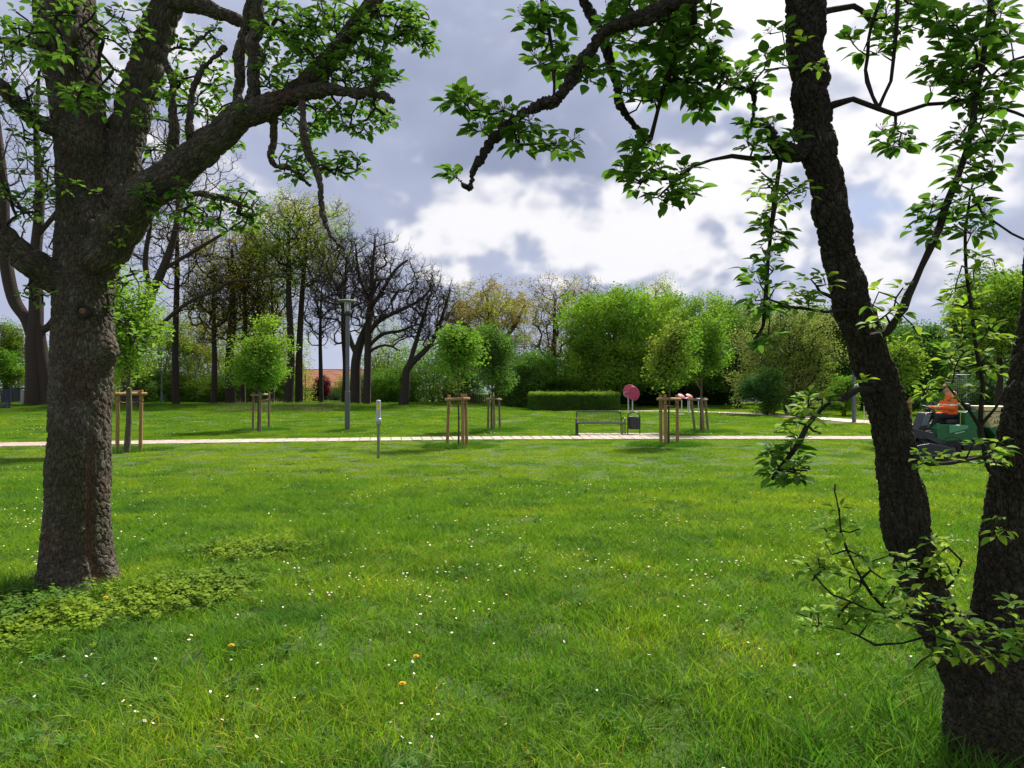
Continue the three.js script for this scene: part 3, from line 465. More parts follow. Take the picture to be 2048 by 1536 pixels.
function pear(o) {
  setSeed(o.seed); const root = at(o.root[0], HORIZON, o.root[1]); root.y = 0;
  const g = thing(o.name, o.label, 'tree', [root.x, 0, root.z]), S = new Skeleton(), P = (px, py, d) => at(px, py, d).sub(root), D = o.root[1];
  for (const l of o.limbs) { const pts = l.map(([x, y, r, d]) => P(x, y, d ?? D)), rad = l.map(([, , r, d]) => r * (d ?? D) / FOCAL); if (l === o.limbs[0]) { S.limb(pts, rad, -1, 0.1); S.main = S.x.length; } else { const b = S.near(pts[0]); S.limb(pts.slice(1), rad.slice(1), b, 0.08); } }
  const nLimb = S.x.length, T = []; // gnarled: the limbs waver with their own thickness
  for (let i = S.main; i < nLimb; i++) if (S.parent[i] >= S.main) { const k = S.fixed[i] < 0.02 ? 0.0065 : Math.min(0.016, S.fixed[i] * (S.fixed[i] < 0.05 ? 0.4 : 0.12)); S.x[i] += gauss() * k; S.y[i] += gauss() * k; S.z[i] += gauss() * k; if (S.fixed[i] < 0.05) S.fixed[i] *= rr(0.85, 1.2); }
  for (const [x, y, rx, ry, d, dd, n, sprout] of o.blobs) for (let i = 0; i < n * (o.dense ?? 1); i++) { const a = rnd() * 6.283, q = Math.sqrt(rnd()); T.push({ p: P(x + Math.cos(a) * q * rx, y + Math.sin(a) * q * ry, d + gauss() * dd * 0.6), sprout }); }
  const gap = (t) => { let m = 1e9; for (let i = 0; i < nLimb; i += 2) m = Math.min(m, (S.x[i] - t.x) ** 2 + (S.y[i] - t.y) ** 2 + (S.z[i] - t.z) ** 2); return m; };
  T.forEach((t) => { t.g = gap(t.p); }); T.sort((a, b) => a.g - b.g);
  const ends = T.map((t) => ({ e: S.grow(t.p, 0.06, 0.045, 0.13, t.sprout ? -0.04 : -0.02, o.first ?? 20), sprout: t.sprout }));
  // short bare spurs along the thinner wood
  S.finish(o.r0, 0.4);
  const mids = []; for (let i = nLimb; i < S.x.length; i++) if (S.rad[i] < 0.012 && rnd() < (o.spurs ?? 0.06)) mids.push(i);
  const wood = new Tubes(), trunkT = [], fineD = o.disp, col = o.color;
  const chains = S.chains();
  let limbNo = 0;
  for (const c of chains) {
    if (c.big && Math.max(...c.r) > 0.028) { // thick wood: bark plates as real relief
      const curve = new THREE.CatmullRomCurve3(c.pts, false, 'centripetal'), L = curve.getLength(), n = Math.round(L / o.cell), tb = new Tubes(), pts = [], rad = [];
      for (let i = 0; i <= n; i++) { const t = i / n, k = t * (c.r.length - 1), a = Math.min(Math.floor(k), c.r.length - 2); pts.push(curve.getPoint(t)); rad.push(mix(c.r[a], c.r[a + 1], k - a)); }
      if (!c.first) { const f = Math.min(n, Math.round(0.2 / o.cell)); for (let i = 0; i < f; i++) rad[i] = Math.max(rad[i], rad[f] * (1 + 0.14 * (1 - i / f) ** 2)); }
      tb.tube(pts, rad, clamp(Math.round(2 * Math.PI * Math.max(...rad.slice(0, Math.ceil(n / 2))) / o.cell), 20, 170), fineD, col);
      part(c.first ? 'trunk' : 'limb', tb.geometry(true), o.bark, g); limbNo++;
    } else wood.tube(c.pts, c.r.map((r) => r * rr(0.9, 1.15)), sidesFor(Math.max(...c.r), false));
  }
  part('twigs', wood.geometry(), o.twig, g, { kind: 'stuff' });
  // leaves: spurs with a whorl each
  const leaves = [], stalks = [], rootV = root;
  const whorl = (p, dir, n, size, sprout) => {
    for (let i = 0; i < n; i++) {
      const a = rnd() * 6.283, out = V(Math.cos(a), rr(-0.35, 0.55), Math.sin(a)).addScaledVector(dir, 0.5).normalize(), up = V(gauss() * 0.5, 1, gauss() * 0.5), z = out.clone().cross(up).normalize(), y = z.clone().cross(out).normalize().negate();
      if (y.y < 0) { y.negate(); z.negate(); }
      const L = size * rr(0.65, 1.2), m = new THREE.Matrix4().makeBasis(out, y, out.clone().cross(y)), q = new THREE.Quaternion().setFromRotationMatrix(m), o0 = p.clone().addScaledVector(out, L * 0.45).add(V(gauss(), gauss(), gauss()).multiplyScalar(0.012));
      leaves.push({ p: o0, q, L, sprout, kind: Math.floor(rnd() * 3), tone: rnd() });
    }
  };
  for (const { e, sprout } of ends) { const p = S.pos(e), pr = S.parent[e], dir = pr >= 0 ? p.clone().sub(S.pos(pr)).normalize() : V(0, 1, 0); whorl(p, dir, Math.round(rr(o.whorl[0], o.whorl[1])), o.leaf * (sprout ? 0.72 : 1), sprout); if (!sprout && rnd() < o.bloom) stalks.push({ m: M4(p, EU(rr(-0.5, 0.5), rnd() * 6, rr(-0.5, 0.5)), rr(0.03, 0.05)), c: vary([0.09, 0.085, 0.04], 0.3) }); }
  for (const i of mids) whorl(S.pos(i), V(0, 0.4, 0), Math.round(rr(1, 4)), o.leaf * 0.85, false);
  // the leaves that show largest are parts of their own
  const score = (l) => { const w = l.p.clone().add(rootV), d = -w.z; if (d < 0.5) return -1; const px = 1024 + w.x / d * FOCAL, py = HORIZON - (w.y - EYE) / d * FOCAL; return px < 5 || px > 2043 || py < 5 || py > 1530 ? -1 : l.L / d; };
  leaves.forEach((l) => { l.s = score(l); }); leaves.sort((a, b) => b.s - a.s);
  const tones = o.tones.map(pearMat), rest = [[], [], []], white = pearMat([1, 1, 1]);
  leaves.forEach((l, i) => {
    const t = o.tones[clamp(Math.floor(l.tone * 4 + (l.sprout ? 2.4 : 0)), 0, o.tones.length - 1)];
    if (i < 300 && l.s > 0) { const m = part('leaf', pearLeaves[l.kind], tones[o.tones.indexOf(t)], g); m.position.copy(l.p); m.quaternion.copy(l.q); m.scale.setScalar(l.L); }
    else rest[l.kind].push({ m: M4(l.p, l.q, l.L), c: vary(t, 0.18) });
  });
  rest.forEach((l, i) => l.length && instanced('foliage', pearLeaves[i], white, g, l));
  instanced('flower_stalks', stalkG, std([1, 1, 1], 0.9), g, stalks);
  return { g, S, P };
}
// bark of the left tree: grey blocky plates, a strip of bare orange wood down the right side of the foot
const leftDisp = (x, y, z, dx, dy, dz) => {
  const [e, t] = worley(x * 22, y * 15 + 40, z * 22), pl = sstep(0.0, 0.22, e + 0.08 * noise(x * 60, y * 60, z * 60)) * (0.6 + 0.4 * t), a = Math.atan2(dx, -dz), fl = Math.exp(-Math.max(y, 0) / 0.17);
  let d = pl * 0.014 - 0.008 + 0.085 * Math.exp(-(((y - 1.9) / 0.11) ** 2)) * Math.exp(-((angDiff(a, 1.75) / 0.45) ** 2)) + noise(x * 90, y * 70, z * 90) * 0.0025 + fbm(x * 4, y * 2.2, z * 4, 3) * 0.03;
  const strip = bare(x, y, z, dx, dz); if (strip > 0) d = mix(d, -0.016 + fbm(x * 30, y * 3, z * 30, 2) * 0.006, strip);
  d += fl * (0.05 * Math.sin(a * 5 + 0.6) + 0.055 * Math.exp(-(((angDiff(a, 1.95)) / 0.5) ** 2)) + 0.03);
  d += -0.02 * sstep(0.9, 0.1, y) * Math.exp(-((angDiff(a, 2.95) / 0.12) ** 2));
  return d;
};
const angDiff = (a, b) => Math.atan2(Math.sin(a - b), Math.cos(a - b));
function bare(x, y, z, dx, dz) { const a = Math.atan2(dx, -dz), w = 0.16 + 0.12 * sstep(0.3, 0, y), c = 2.25 - 0.2 * sstep(0.4, 0, y) + 0.05 * noise(0, y * 3, 1); return sstep(1.55, 0.9, y) * sstep(w, w * 0.55, Math.abs(angDiff(a, c)) + 0.05 * noise(x * 9, y * 4, z * 9)); }
const leftCol = (x, y, z, dx, dy, dz) => {
  const [, t] = worley(x * 22, y * 15 + 40, z * 22), n = fbm(x * 3, y * 1.6, z * 3, 3), li = sstep(0.06, 0.22, fbm(x * 7 + 4, y * 5, z * 7, 3)), b = bare(x, y, z, dx, dz), v = 0.78 + 0.45 * t;
  let c = [0.118 * v, 0.1 * v, 0.078 * v]; const lich = [0.165, 0.168, 0.14], red = [0.105, 0.074, 0.054], moss = [0.07, 0.08, 0.03];
  c = c.map((q, k) => mix(mix(q, red[k] * v, sstep(0.02, 0.25, n)), lich[k] * v, li * 0.55)); c = c.map((q, k) => mix(q, moss[k], 0.6 * sstep(0.05, 0.25, noise(x * 2.4, y * 1.2 + 7, z * 2.4)))); 
  const g = 0.8 + 0.4 * fbm(x * 25, y * 2, z * 25, 2); return c.map((q, k) => mix(q, [0.17, 0.098, 0.052][k] * g, Math.max(b, sstep(0.6, 1, Math.exp(-(((y - 1.93) / 0.12) ** 2) - ((angDiff(Math.atan2(dx, -dz), 1.95) / 0.12) ** 2))))));
};
const leftPear = pear({
  name: 'pear_tree', label: 'old pear tree with thick grey bark and wide leafy limbs at the left', seed: 11, root: [160, 5.9], r0: 0.0052, cell: 0.009, leaf: 0.058, dense: 1.55, whorl: [4, 8], bloom: 0.45, spurs: 0.05, first: 30,
  bark: std([1, 1, 1], 0.95, { vertexColors: true, map: barkTex.map, bumpMap: barkTex.bump, bumpScale: 0.022 }), twig: barkMat([0.04, 0.032, 0.024], 0.006), disp: leftDisp, color: leftCol,
  tones: [[0.085, 0.195, 0.020], [0.105, 0.235, 0.022], [0.135, 0.28, 0.026], [0.165, 0.32, 0.03], [0.19, 0.35, 0.034], [0.2, 0.36, 0.034]],
  limbs: [
    [[158, 1215, 72], [158, 1150, 66], [157, 1080, 61], [158, 1000, 58], [161, 850, 56], [165, 700, 56], [168, 600, 55], [168, 520, 56], [165, 420, 49], [160, 300, 46], [150, 200, 49], [136, 100, 54], [126, 0, 56], [115, -150, 48], [110, -420, 34], [125, -720, 14]],
    [[178, 560, 48], [198, 450, 43, 6.0], [235, 330, 37, 6.05], [265, 220, 34, 6.1], [295, 110, 32, 6.1], [325, 20, 30, 6.1], [362, -80, 30, 6.1], [430, -320, 20, 6.2], [470, -620, 8, 6.3]],
    [[190, 560, 50], [238, 455, 42, 5.75], [300, 385, 37, 5.65], [365, 330, 32, 5.6], [428, 275, 29, 5.55], [490, 226, 27, 5.5], [560, 202, 23, 5.5], [622, 152, 22, 5.5], [682, 86, 18, 5.5], [732, 20, 15, 5.5], [800, -90, 10, 5.5]],
    [[497, 222, 15, 5.5], [503, 190, 15, 5.5], [506, 110, 13, 5.5], [516, 0, 12, 5.5], [535, -160, 8, 5.5]],
    [[482, 225, 12, 5.5], [474, 190, 11, 5.6], [478, 120, 10, 5.6], [490, 40, 8, 5.6], [505, -70, 6, 5.6]],
    [[555, 205, 16, 5.5], [600, 186, 15, 5.4], [655, 180, 13, 5.35], [720, 182, 11, 5.3], [762, 188, 9, 5.3], [786, 204, 7, 5.3]],
    [[600, 178, 8, 5.5], [604, 238, 7, 5.3], [616, 300, 6.5, 5.25], [638, 360, 5.5, 5.2], [646, 435, 5, 5.2], [662, 473, 4.5, 5.2], [687, 496, 3.5, 5.2]],
    [[330, 12, 20, 6.1], [362, 3, 17, 6.0], [420, 14, 15, 5.9], [480, 40, 12, 5.85], [540, 58, 9, 5.8], [602, 108, 7, 5.8]],
    [[140, 575, 34], [100, 548, 31, 5.75], [50, 516, 27, 5.6], [0, 470, 24, 5.5], [-80, 400, 18, 5.4], [-220, 250, 9, 5.3]],
    [[130, 262, 20], [72, 242, 16, 5.7], [32, 205, 14, 5.6], [-4, 168, 13, 5.5], [-90, 100, 8, 5.4]],
    [[108, 95, 12], [52, 80, 8, 5.5], [0, 76, 8, 5.3], [-80, 60, 5, 5.2]],
    [[545, 215, 10, 5.5], [547, 270, 8, 5.6], [546, 330, 6, 5.6], [575, 332, 5, 5.6], [620, 372, 3.5, 5.6]],
    [[300, 395, 10, 5.65], [340, 300, 8, 5.7], [345, 200, 7, 5.7], [325, 100, 6, 5.7]],
    [[390, 320, 8, 5.6], [375, 250, 7, 5.5], [395, 150, 5, 5.5], [450, 90, 4, 5.5]],
    [[290, 400, 9, 5.65], [360, 390, 7, 5.5], [430, 392, 5, 5.45], [480, 410, 4, 5.4]],
    [[130, 150, 14], [150, 60, 10, 5.0], [160, 20, 7, 4.5], [150, 60, 5, 4.2]]],
  blobs: [[110, 60, 115, 60, 4.4, 0.4, 26], [195, 180, 60, 70, 4.6, 0.3, 14], [40, 170, 55, 110, 5.3, 0.5, 20], [60, 330, 75, 80, 5.5, 0.5, 14], [60, 415, 55, 35, 5.4, 0.4, 8], [250, 50, 60, 60, 5.5, 0.5, 14], [330, 250, 60, 110, 5.8, 0.5, 26], [400, 140, 60, 100, 5.8, 0.5, 34], [325, 400, 55, 45, 5.5, 0.4, 11], [470, 420, 55, 42, 5.45, 0.3, 24], [385, 430, 60, 25, 5.5, 0.4, 11], [560, 90, 70, 90, 5.6, 0.6, 58], [660, 55, 90, 60, 5.55, 0.6, 62], [795, 40, 62, 45, 5.5, 0.5, 46], [850, 85, 22, 22, 5.5, 0.2, 9], [705, 140, 85, 45, 5.5, 0.5, 44], [605, 220, 55, 55, 5.6, 0.4, 28], [720, 230, 68, 38, 5.4, 0.4, 30], [690, 330, 45, 22, 5.3, 0.3, 17], [600, 320, 45, 38, 5.6, 0.3, 15], [775, 160, 30, 22, 5.4, 0.3, 9], [750, 100, 40, 30, 5.5, 0.4, 12], [450, 240, 40, 60, 5.7, 0.4, 12], [255, 590, 52, 68, 5.75, 0.2, 20, 1], [280, 680, 40, 30, 5.75, 0.2, 7, 1], [235, 470, 22, 28, 5.6, 0.2, 4, 1], [75, 590, 35, 18, 5.5, 0.2, 5, 1], [160, 380, 40, 20, 5.5, 0.1, 3, 1],
    [250, -180, 420, 120, 5.8, 1.0, 110], [300, -450, 420, 200, 6, 1.3, 110], [-180, 100, 130, 260, 5.4, 0.8, 60], [700, -120, 180, 70, 5.6, 0.8, 60]] });
{ // the knot and the burl on its trunk
  const { g, P } = leftPear, kp = P(162, 620, 5.9), ring = [];
  const c = P(163, 621, 5.69); ring.push(new THREE.TorusGeometry(0.05, 0.022, 10, 26).scale(1, 0.86, 0.7).translate(c.x, c.y, c.z - 0.008));
  part('knot', ring, barkMat([0.07, 0.058, 0.044], 0.02), g, { label: 'round healed knot ringed by swollen bark' });
  part('cut_wood', new THREE.SphereGeometry(0.043, 18, 10).scale(1, 0.8, 0.35).translate(c.x, c.y, c.z - 0.018), std([0.2, 0.125, 0.06], 0.9, { map: barkTex.map }), g);
}
// the right tree: two stems from one foot, dark squarish plates
const rightDisp = (x, y, z, dx, dy, dz) => { const [e, t] = worley(x * 38, y * 32 + 9, z * 38), [e2] = worley(x * 18, y * 9, z * 18); return sstep(0.0, 0.2, e) * 0.011 * (0.6 + 0.4 * t) + sstep(0, 0.12, e2) * 0.008 - 0.012 + fbm(x * 7, y * 4, z * 7, 3) * 0.022 + 0.05 * Math.exp(-Math.max(y, 0) / 0.15); };
const rightCol = (x, y, z, dx, dy, dz) => { const [, t] = worley(x * 38, y * 32 + 9, z * 38), v = 0.7 + 0.55 * t, m = sstep(-0.02, 0.22, fbm(x * 4, y * 2.5, z * 4, 3)) * sstep(2.2, 0.4, y + 0.6 * noise(x * 3, y, z * 3)), li = sstep(0.16, 0.24, fbm(x * 13, y * 11, z * 13, 2)); return [0, 1, 2].map((k) => mix(mix([0.044, 0.033, 0.0225][k] * v, [0.055, 0.056, 0.016][k] * v, m * 0.75), [0.09, 0.09, 0.08][k], li * 0.5)); };
const rightPear = pear({
  name: 'pear_tree', label: 'dark pear tree with two leaning stems forking low at the right edge', seed: 23, root: [1985, 3.0], r0: 0.0026, cell: 0.0075, leaf: 0.056, whorl: [4, 8], bloom: 0.6, spurs: 0.04, first: 40,
  bark: std([1, 1, 1], 0.95, { vertexColors: true, map: barkTex.map, bumpMap: barkTex.bump, bumpScale: 0.022 }), twig: barkMat([0.026, 0.019, 0.015], 0.004), disp: rightDisp, color: rightCol,
  tones: [[0.068, 0.165, 0.016], [0.085, 0.2, 0.018], [0.105, 0.235, 0.02], [0.135, 0.28, 0.022], [0.25, 0.4, 0.028], [0.28, 0.43, 0.03]],
  limbs: [
    [[1992, 1640, 88], [1992, 1530, 85], [1986, 1420, 84], [1984, 1340, 80], [2002, 1270, 64], [2014, 1200, 60], [2032, 1000, 51], [2050, 900, 51], [2066, 800, 49], [2090, 650, 43], [2110, 450, 40], [2130, 200, 34], [2140, -200, 24], [2140, -520, 10]],
    [[1960, 1400, 62], [1928, 1320, 56], [1884, 1250, 43], [1855, 1200, 39], [1826, 1100, 40], [1805, 1000, 40], [1790, 900, 37], [1768, 800, 36], [1736, 700, 36], [1704, 600, 35], [1676, 500, 32], [1659, 400, 32], [1637, 300, 33], [1625, 200, 33], [1615, 100, 33], [1612, 0, 34], [1600, -150, 32], [1560, -420, 24], [1500, -720, 12]],
    [[1604, -130, 20], [1500, -80, 15, 2.9], [1380, -4, 13, 2.8], [1290, 25, 12, 2.75], [1212, 64, 11, 2.75], [1160, 130, 9, 2.75], [1125, 186, 8, 2.75], [1100, 203, 7, 2.75], [1060, 218, 7, 2.75], [1010, 250, 6, 2.75], [965, 310, 5.5, 2.75], [934, 375, 4, 2.75]],
    [[1500, -80, 12, 2.9], [1300, -90, 11, 3.0], [1166, -10, 10, 3.1], [1200, 60, 9, 3.1], [1232, 150, 8, 3.1], [1243, 210, 7, 3.1], [1276, 256, 6, 3.1], [1302, 282, 5, 3.1]],
    [[1384, -4, 9, 2.8], [1386, 62, 7, 2.9], [1352, 88, 6.5, 2.9], [1336, 150, 6, 2.9], [1322, 200, 5, 2.95], [1303, 278, 4, 3.05]],
    [[1300, -90, 9, 3.0], [1085, -30, 6, 2.9], [1098, 55, 5, 2.9], [1110, 140, 4, 2.85], [1112, 200, 3, 2.8]],
    [[1604, 306, 22], [1578, 304, 15, 2.95], [1552, 284, 12, 2.9], [1540, 268, 9, 2.9]],
    [[1576, 306, 8, 2.95], [1520, 316, 5, 2.9], [1455, 312, 4, 2.85], [1395, 328, 3.6, 2.85], [1345, 362, 3, 2.85], [1318, 392, 2, 2.85]],
    [[1572, 300, 8, 2.95], [1556, 370, 5, 2.85], [1546, 460, 4.5, 2.8], [1535, 580, 4, 2.8], [1525, 650, 3.5, 2.8], [1512, 683, 3, 2.8]],
    [[1650, 225, 9], [1680, 204, 6, 2.95], [1720, 200, 5.5, 2.9], [1780, 222, 5, 2.9], [1805, 224, 4.5, 2.9], [1840, 210, 4, 2.9], [1900, 206, 3.5, 2.9], [1960, 190, 3, 2.9]],
    [[1752, 210, 4, 2.9], [1738, 165, 4, 2.95], [1738, 110, 4, 3.0], [1750, 40, 4, 3.0], [1780, -60, 4, 3.0]], [[1764, 216, 4, 2.9], [1785, 150, 4, 2.9], [1796, 40, 4, 2.9], [1800, -60, 4, 2.9]],
    [[1660, 25, 9], [1700, 10, 6, 3.1], [1730, 20, 5, 3.1], [1760, 60, 4, 3.1]],
    [[1725, 685, 10], [1752, 672, 8, 2.85], [1778, 660, 8, 2.8], [1802, 627, 7.5, 2.8], [1828, 568, 7, 2.8], [1860, 500, 6.5, 2.8], [1900, 400, 6, 2.8], [1942, 270, 5.5, 2.8], [1965, 150, 5, 2.8], [1985, 20, 4.5, 2.8], [1990, -120, 4, 2.8]],
    [[2005, 985, 8], [1972, 930, 5, 2.85], [1963, 860, 5, 2.85], [1961, 760, 4.6, 2.85], [1948, 646, 4, 2.85], [1936, 565, 3.5, 2.85], [1933, 480, 3, 2.85], [1945, 380, 2, 2.85]],
    [[1962, 870, 4, 2.85], [1925, 805, 3, 2.8], [1895, 772, 2, 2.8]], [[1962, 840, 4, 2.85], [2000, 800, 3, 2.8], [2030, 760, 2.5, 2.8]], [[2000, 890, 5], [1930, 922, 4, 2.75], [1860, 928, 3.5, 2.7], [1828, 915, 3, 2.7]],
    [[1742, 775, 9], [1705, 782, 7, 2.85], [1676, 800, 6.5, 2.8], [1645, 817, 6, 2.8], [1613, 856, 5.5, 2.75], [1590, 892, 5, 2.75], [1565, 930, 4.5, 2.75], [1546, 958, 3.5, 2.75]], [[1570, 925, 3, 2.75], [1592, 938, 2.5, 2.72], [1612, 945, 2, 2.7]], [[1618, 850, 3, 2.75], [1640, 872, 2.2, 2.75]],
    [[1680, 615, 6], [1654, 591, 4, 2.85], [1632, 572, 3, 2.8]], [[1690, 640, 6], [1640, 622, 3.5, 2.8], [1590, 614, 3, 2.75], [1542, 598, 2.4, 2.75]],
    [[1915, 1300, 5.4, 3.0], [1860, 1262, 3.6, 2.75], [1800, 1240, 3.3, 2.65], [1755, 1198, 3.0, 2.62], [1715, 1145, 2.7, 2.6], [1685, 1075, 2.1, 2.6], [1672, 1000, 1.5, 2.6], [1668, 970, 0.9, 2.6]],
    [[1800, 1240, 2.4, 2.65], [1720, 1215, 2.4, 2.55], [1650, 1175, 1.8, 2.5], [1612, 1130, 1.2, 2.5]], [[1830, 1300, 3.0, 2.8], [1760, 1290, 2.4, 2.75], [1700, 1262, 2.1, 2.7], [1640, 1248, 1.5, 2.7], [1590, 1225, 1.1, 2.7]],
    [[2030, 1290, 4.2, 2.7], [1960, 1284, 3.0, 2.45], [1900, 1262, 2.4, 2.42], [1860, 1210, 2.1, 2.4], [1815, 1155, 1.5, 2.4]], [[2040, 1340, 3.6, 2.7], [1980, 1300, 2.4, 2.4], [1900, 1282, 1.8, 2.35], [1850, 1265, 1.2, 2.35]], [[1950, 1190, 3.0, 2.9], [1925, 1130, 2.4, 2.9], [1885, 1085, 1.8, 2.9], [1862, 1065, 1.2, 2.9]]],
  blobs: [[932, 212, 36, 34, 2.75, 0.15, 10], [1000, 245, 60, 32, 2.75, 0.2, 14], [1040, 275, 55, 30, 2.75, 0.2, 11], [1130, 285, 30, 18, 2.75, 0.15, 5], [920, 355, 12, 12, 2.75, 0.05, 2], [1085, 35, 50, 28, 2.9, 0.2, 12], [1110, 110, 45, 40, 2.9, 0.25, 13], [1180, 155, 35, 35, 2.8, 0.2, 8], [1290, 50, 95, 50, 2.95, 0.3, 36], [1380, 120, 55, 60, 2.95, 0.3, 36], [1300, 160, 70, 45, 2.95, 0.3, 26], [1425, 160, 35, 40, 2.9, 0.2, 9], [1485, 168, 45, 25, 2.85, 0.2, 10], [1355, 50, 55, 40, 2.9, 0.3, 17], [1425, 35, 22, 22, 2.9, 0.1, 5], [1285, 315, 45, 40, 2.95, 0.2, 14], [1335, 370, 65, 42, 2.85, 0.2, 22], [1250, 345, 18, 18, 2.9, 0.1, 4], [1385, 210, 38, 26, 2.95, 0.2, 8], [1550, 95, 30, 50, 2.85, 0.1, 5], [1625, 110, 25, 45, 2.6, 0.05, 3, 1], [1540, 275, 55, 40, 2.85, 0.2, 13], [1560, 375, 62, 42, 2.85, 0.2, 18, 1], [1532, 470, 32, 55, 2.8, 0.15, 10], [1530, 570, 32, 55, 2.8, 0.15, 11], [1590, 605, 50, 24, 2.78, 0.15, 9, 1], [1635, 570, 26, 20, 2.8, 0.1, 4, 1], [1520, 670, 22, 22, 2.8, 0.1, 5], [1750, 60, 50, 55, 3.0, 0.2, 13], [1790, 280, 36, 28, 2.9, 0.15, 9], [1820, 20, 70, 30, 3.0, 0.2, 12], [1940, 50, 95, 50, 2.85, 0.3, 34], [1965, 165, 68, 68, 2.85, 0.3, 34], [1895, 140, 55, 40, 2.85, 0.2, 14], [1965, 275, 58, 40, 2.8, 0.2, 16], [1950, 350, 40, 38, 2.8, 0.2, 11], [1880, 455, 50, 55, 2.8, 0.2, 14], [1930, 430, 45, 45, 2.85, 0.2, 12], [1775, 590, 45, 45, 2.72, 0.1, 6, 1], [1800, 650, 55, 24, 2.75, 0.1, 5, 1], [1945, 560, 55, 80, 2.85, 0.25, 22, 1], [1955, 700, 75, 75, 2.85, 0.3, 26, 1], [1965, 900, 42, 32, 2.8, 0.2, 9, 1], [1900, 780, 55, 32, 2.78, 0.15, 9, 1], [1860, 920, 50, 12, 2.7, 0.1, 5, 1], [1645, 805, 38, 22, 2.78, 0.1, 8, 1], [1600, 850, 38, 24, 2.75, 0.1, 8, 1], [1570, 920, 42, 30, 2.75, 0.1, 12], [1560, 955, 38, 20, 2.75, 0.1, 8], [1710, 780, 20, 30, 2.8, 0.1, 2, 1],
    [1690, 1075, 48, 60, 2.6, 0.15, 13, 1], [1745, 1195, 85, 55, 2.62, 0.2, 26, 1], [1640, 1130, 42, 36, 2.52, 0.15, 10, 1], [1650, 1240, 65, 26, 2.65, 0.2, 11, 1], [1790, 1130, 30, 40, 2.6, 0.15, 5, 1], [1850, 1225, 70, 45, 2.42, 0.15, 16, 1], [1960, 1285, 80, 36, 2.42, 0.15, 15, 1], [2030, 1260, 40, 60, 2.45, 0.15, 12, 1], [1890, 1110, 35, 50, 2.9, 0.1, 9, 1], [2005, 1050, 30, 20, 2.6, 0.05, 3, 1], [1860, 1310, 50, 36, 2.7, 0.15, 6, 1],
    [1480, -230, 420, 120, 3.2, 0.8, 110], [1900, -260, 260, 180, 3.1, 0.8, 90], [1300, -110, 260, 60, 2.9, 0.5, 40], [2200, 300, 120, 400, 3.1, 0.6, 70]] });
// ---------------------------------------------------------------- the trees round the lawn
const oakBark = barkMat([0.088, 0.066, 0.05], 0.03), darkBark = barkMat([0.06, 0.047, 0.037], 0.02), youngBark = barkMat([0.13, 0.115, 0.08], 0.004), birchBark = std([0.5, 0.49, 0.45], 0.9, { map: barkTex.map });
const FRESH = [0.13, 0.29, 0.018], SPRING = [0.22, 0.37, 0.022], MOSS = [0.085, 0.19, 0.022], BRONZE = [0.27, 0.205, 0.035], OLIVE = [0.3, 0.32, 0.034], DARK = [0.03, 0.075, 0.02], GOLD = [0.25, 0.3, 0.06];
const oaks = 'tall oaks along the far side of the lawn', leafy = 'leafy trees behind the lawn', under = 'shrubs under the far trees';
const bareOak = { n: 620, r0: 0.0075, exp: 0.45, twigs: 4, step: 0.6, wig: 0.2, bf: 0.22, twigL: 1.2, bark: darkBark, full: true, ragged: 0.7, group: oaks };
tree({ ...bareOak, name: 'oak_tree', label: 'massive twin-trunked oak at the far left behind the old pear', px: 75, d: 60, top: 60, low: 520, half: 190, r: 0.75, seed: 101, n: 520, bark: oakBark, limbs: [[[72, 820, 0.85], [70, 740, 0.68], [68, 690, 0.66], [72, 620, 0.55], [70, 520, 0.46], [78, 400, 0.36], [70, 260, 0.22], [75, 140, 0.1]], Object.assign([[97, 818, 0.62], [92, 760, 0.55], [82, 700, 0.5], [78, 650, 0.4]], { free: true }), [[66, 690, 0.4], [52, 640, 0.42], [28, 600, 0.5], [8, 500, 0.5], [4, 380, 0.42], [-10, 240, 0.3]], [[76, 670, 0.3], [100, 650, 0.3], [130, 590, 0.22], [175, 500, 0.15]], [[74, 480, 0.2], [130, 400, 0.2], [170, 330, 0.12]]] });
tree({ ...bareOak, name: 'oak_tree', label: 'leaning oak behind the left staked tree with one long arching bough', px: 258, d: 62, top: 210, low: 520, half: 150, r: 0.6, seed: 102, n: 560, shift: 60, bark: oakBark, limbs: [[[257, 812, 0.75], [262, 740, 0.6], [272, 670, 0.5], [295, 600, 0.42], [320, 550, 0.36], [345, 480, 0.28], [360, 400, 0.2], [375, 300, 0.1]], [[272, 680, 0.26], [318, 652, 0.18], [352, 622, 0.16], [392, 596, 0.15], [428, 582, 0.13], [462, 562, 0.12], [505, 560, 0.1], [545, 549, 0.08], [600, 547, 0.05], [640, 552, 0.02]], [[300, 590, 0.25], [290, 520, 0.22], [300, 430, 0.16], [280, 330, 0.1]], [[325, 545, 0.2], [390, 500, 0.16], [440, 470, 0.12], [500, 430, 0.07]], [[262, 720, 0.25], [240, 650, 0.22], [235, 560, 0.18], [225, 450, 0.1]]] });
const slim = (px, top, r, s, label, extra = {}) => tree({ ...bareOak, name: 'oak_tree', label, px, d: 66 + (s % 5) * 2, top, low: 690, half: 62, r, seed: 110 + s, n: 380, fork: (HORIZON - top - 40) * 70 / FOCAL, ...extra });
const sparse = (c, c2, skip = 0.35, per = 1) => ({ geos: CL.thin, color: c, color2: c2, skip: 0.25 + skip * 0.5, per: per + 1, spread: 1.0, scale: 1.2 });
slim(427, 470, 0.26, 1, 'slender bent oak trunk just right of the far park bench', { leaf: sparse(OLIVE, BRONZE, 0.1) });
slim(463, 430, 0.42, 2, 'thick straight oak left of the second staked tree', { leaf: sparse(OLIVE, BRONZE, 0.1), half: 80, n: 380 });
slim(486, 450, 0.26, 3, 'narrow oak directly behind the second staked tree', { leaf: sparse(OLIVE, BRONZE, 0.2) });
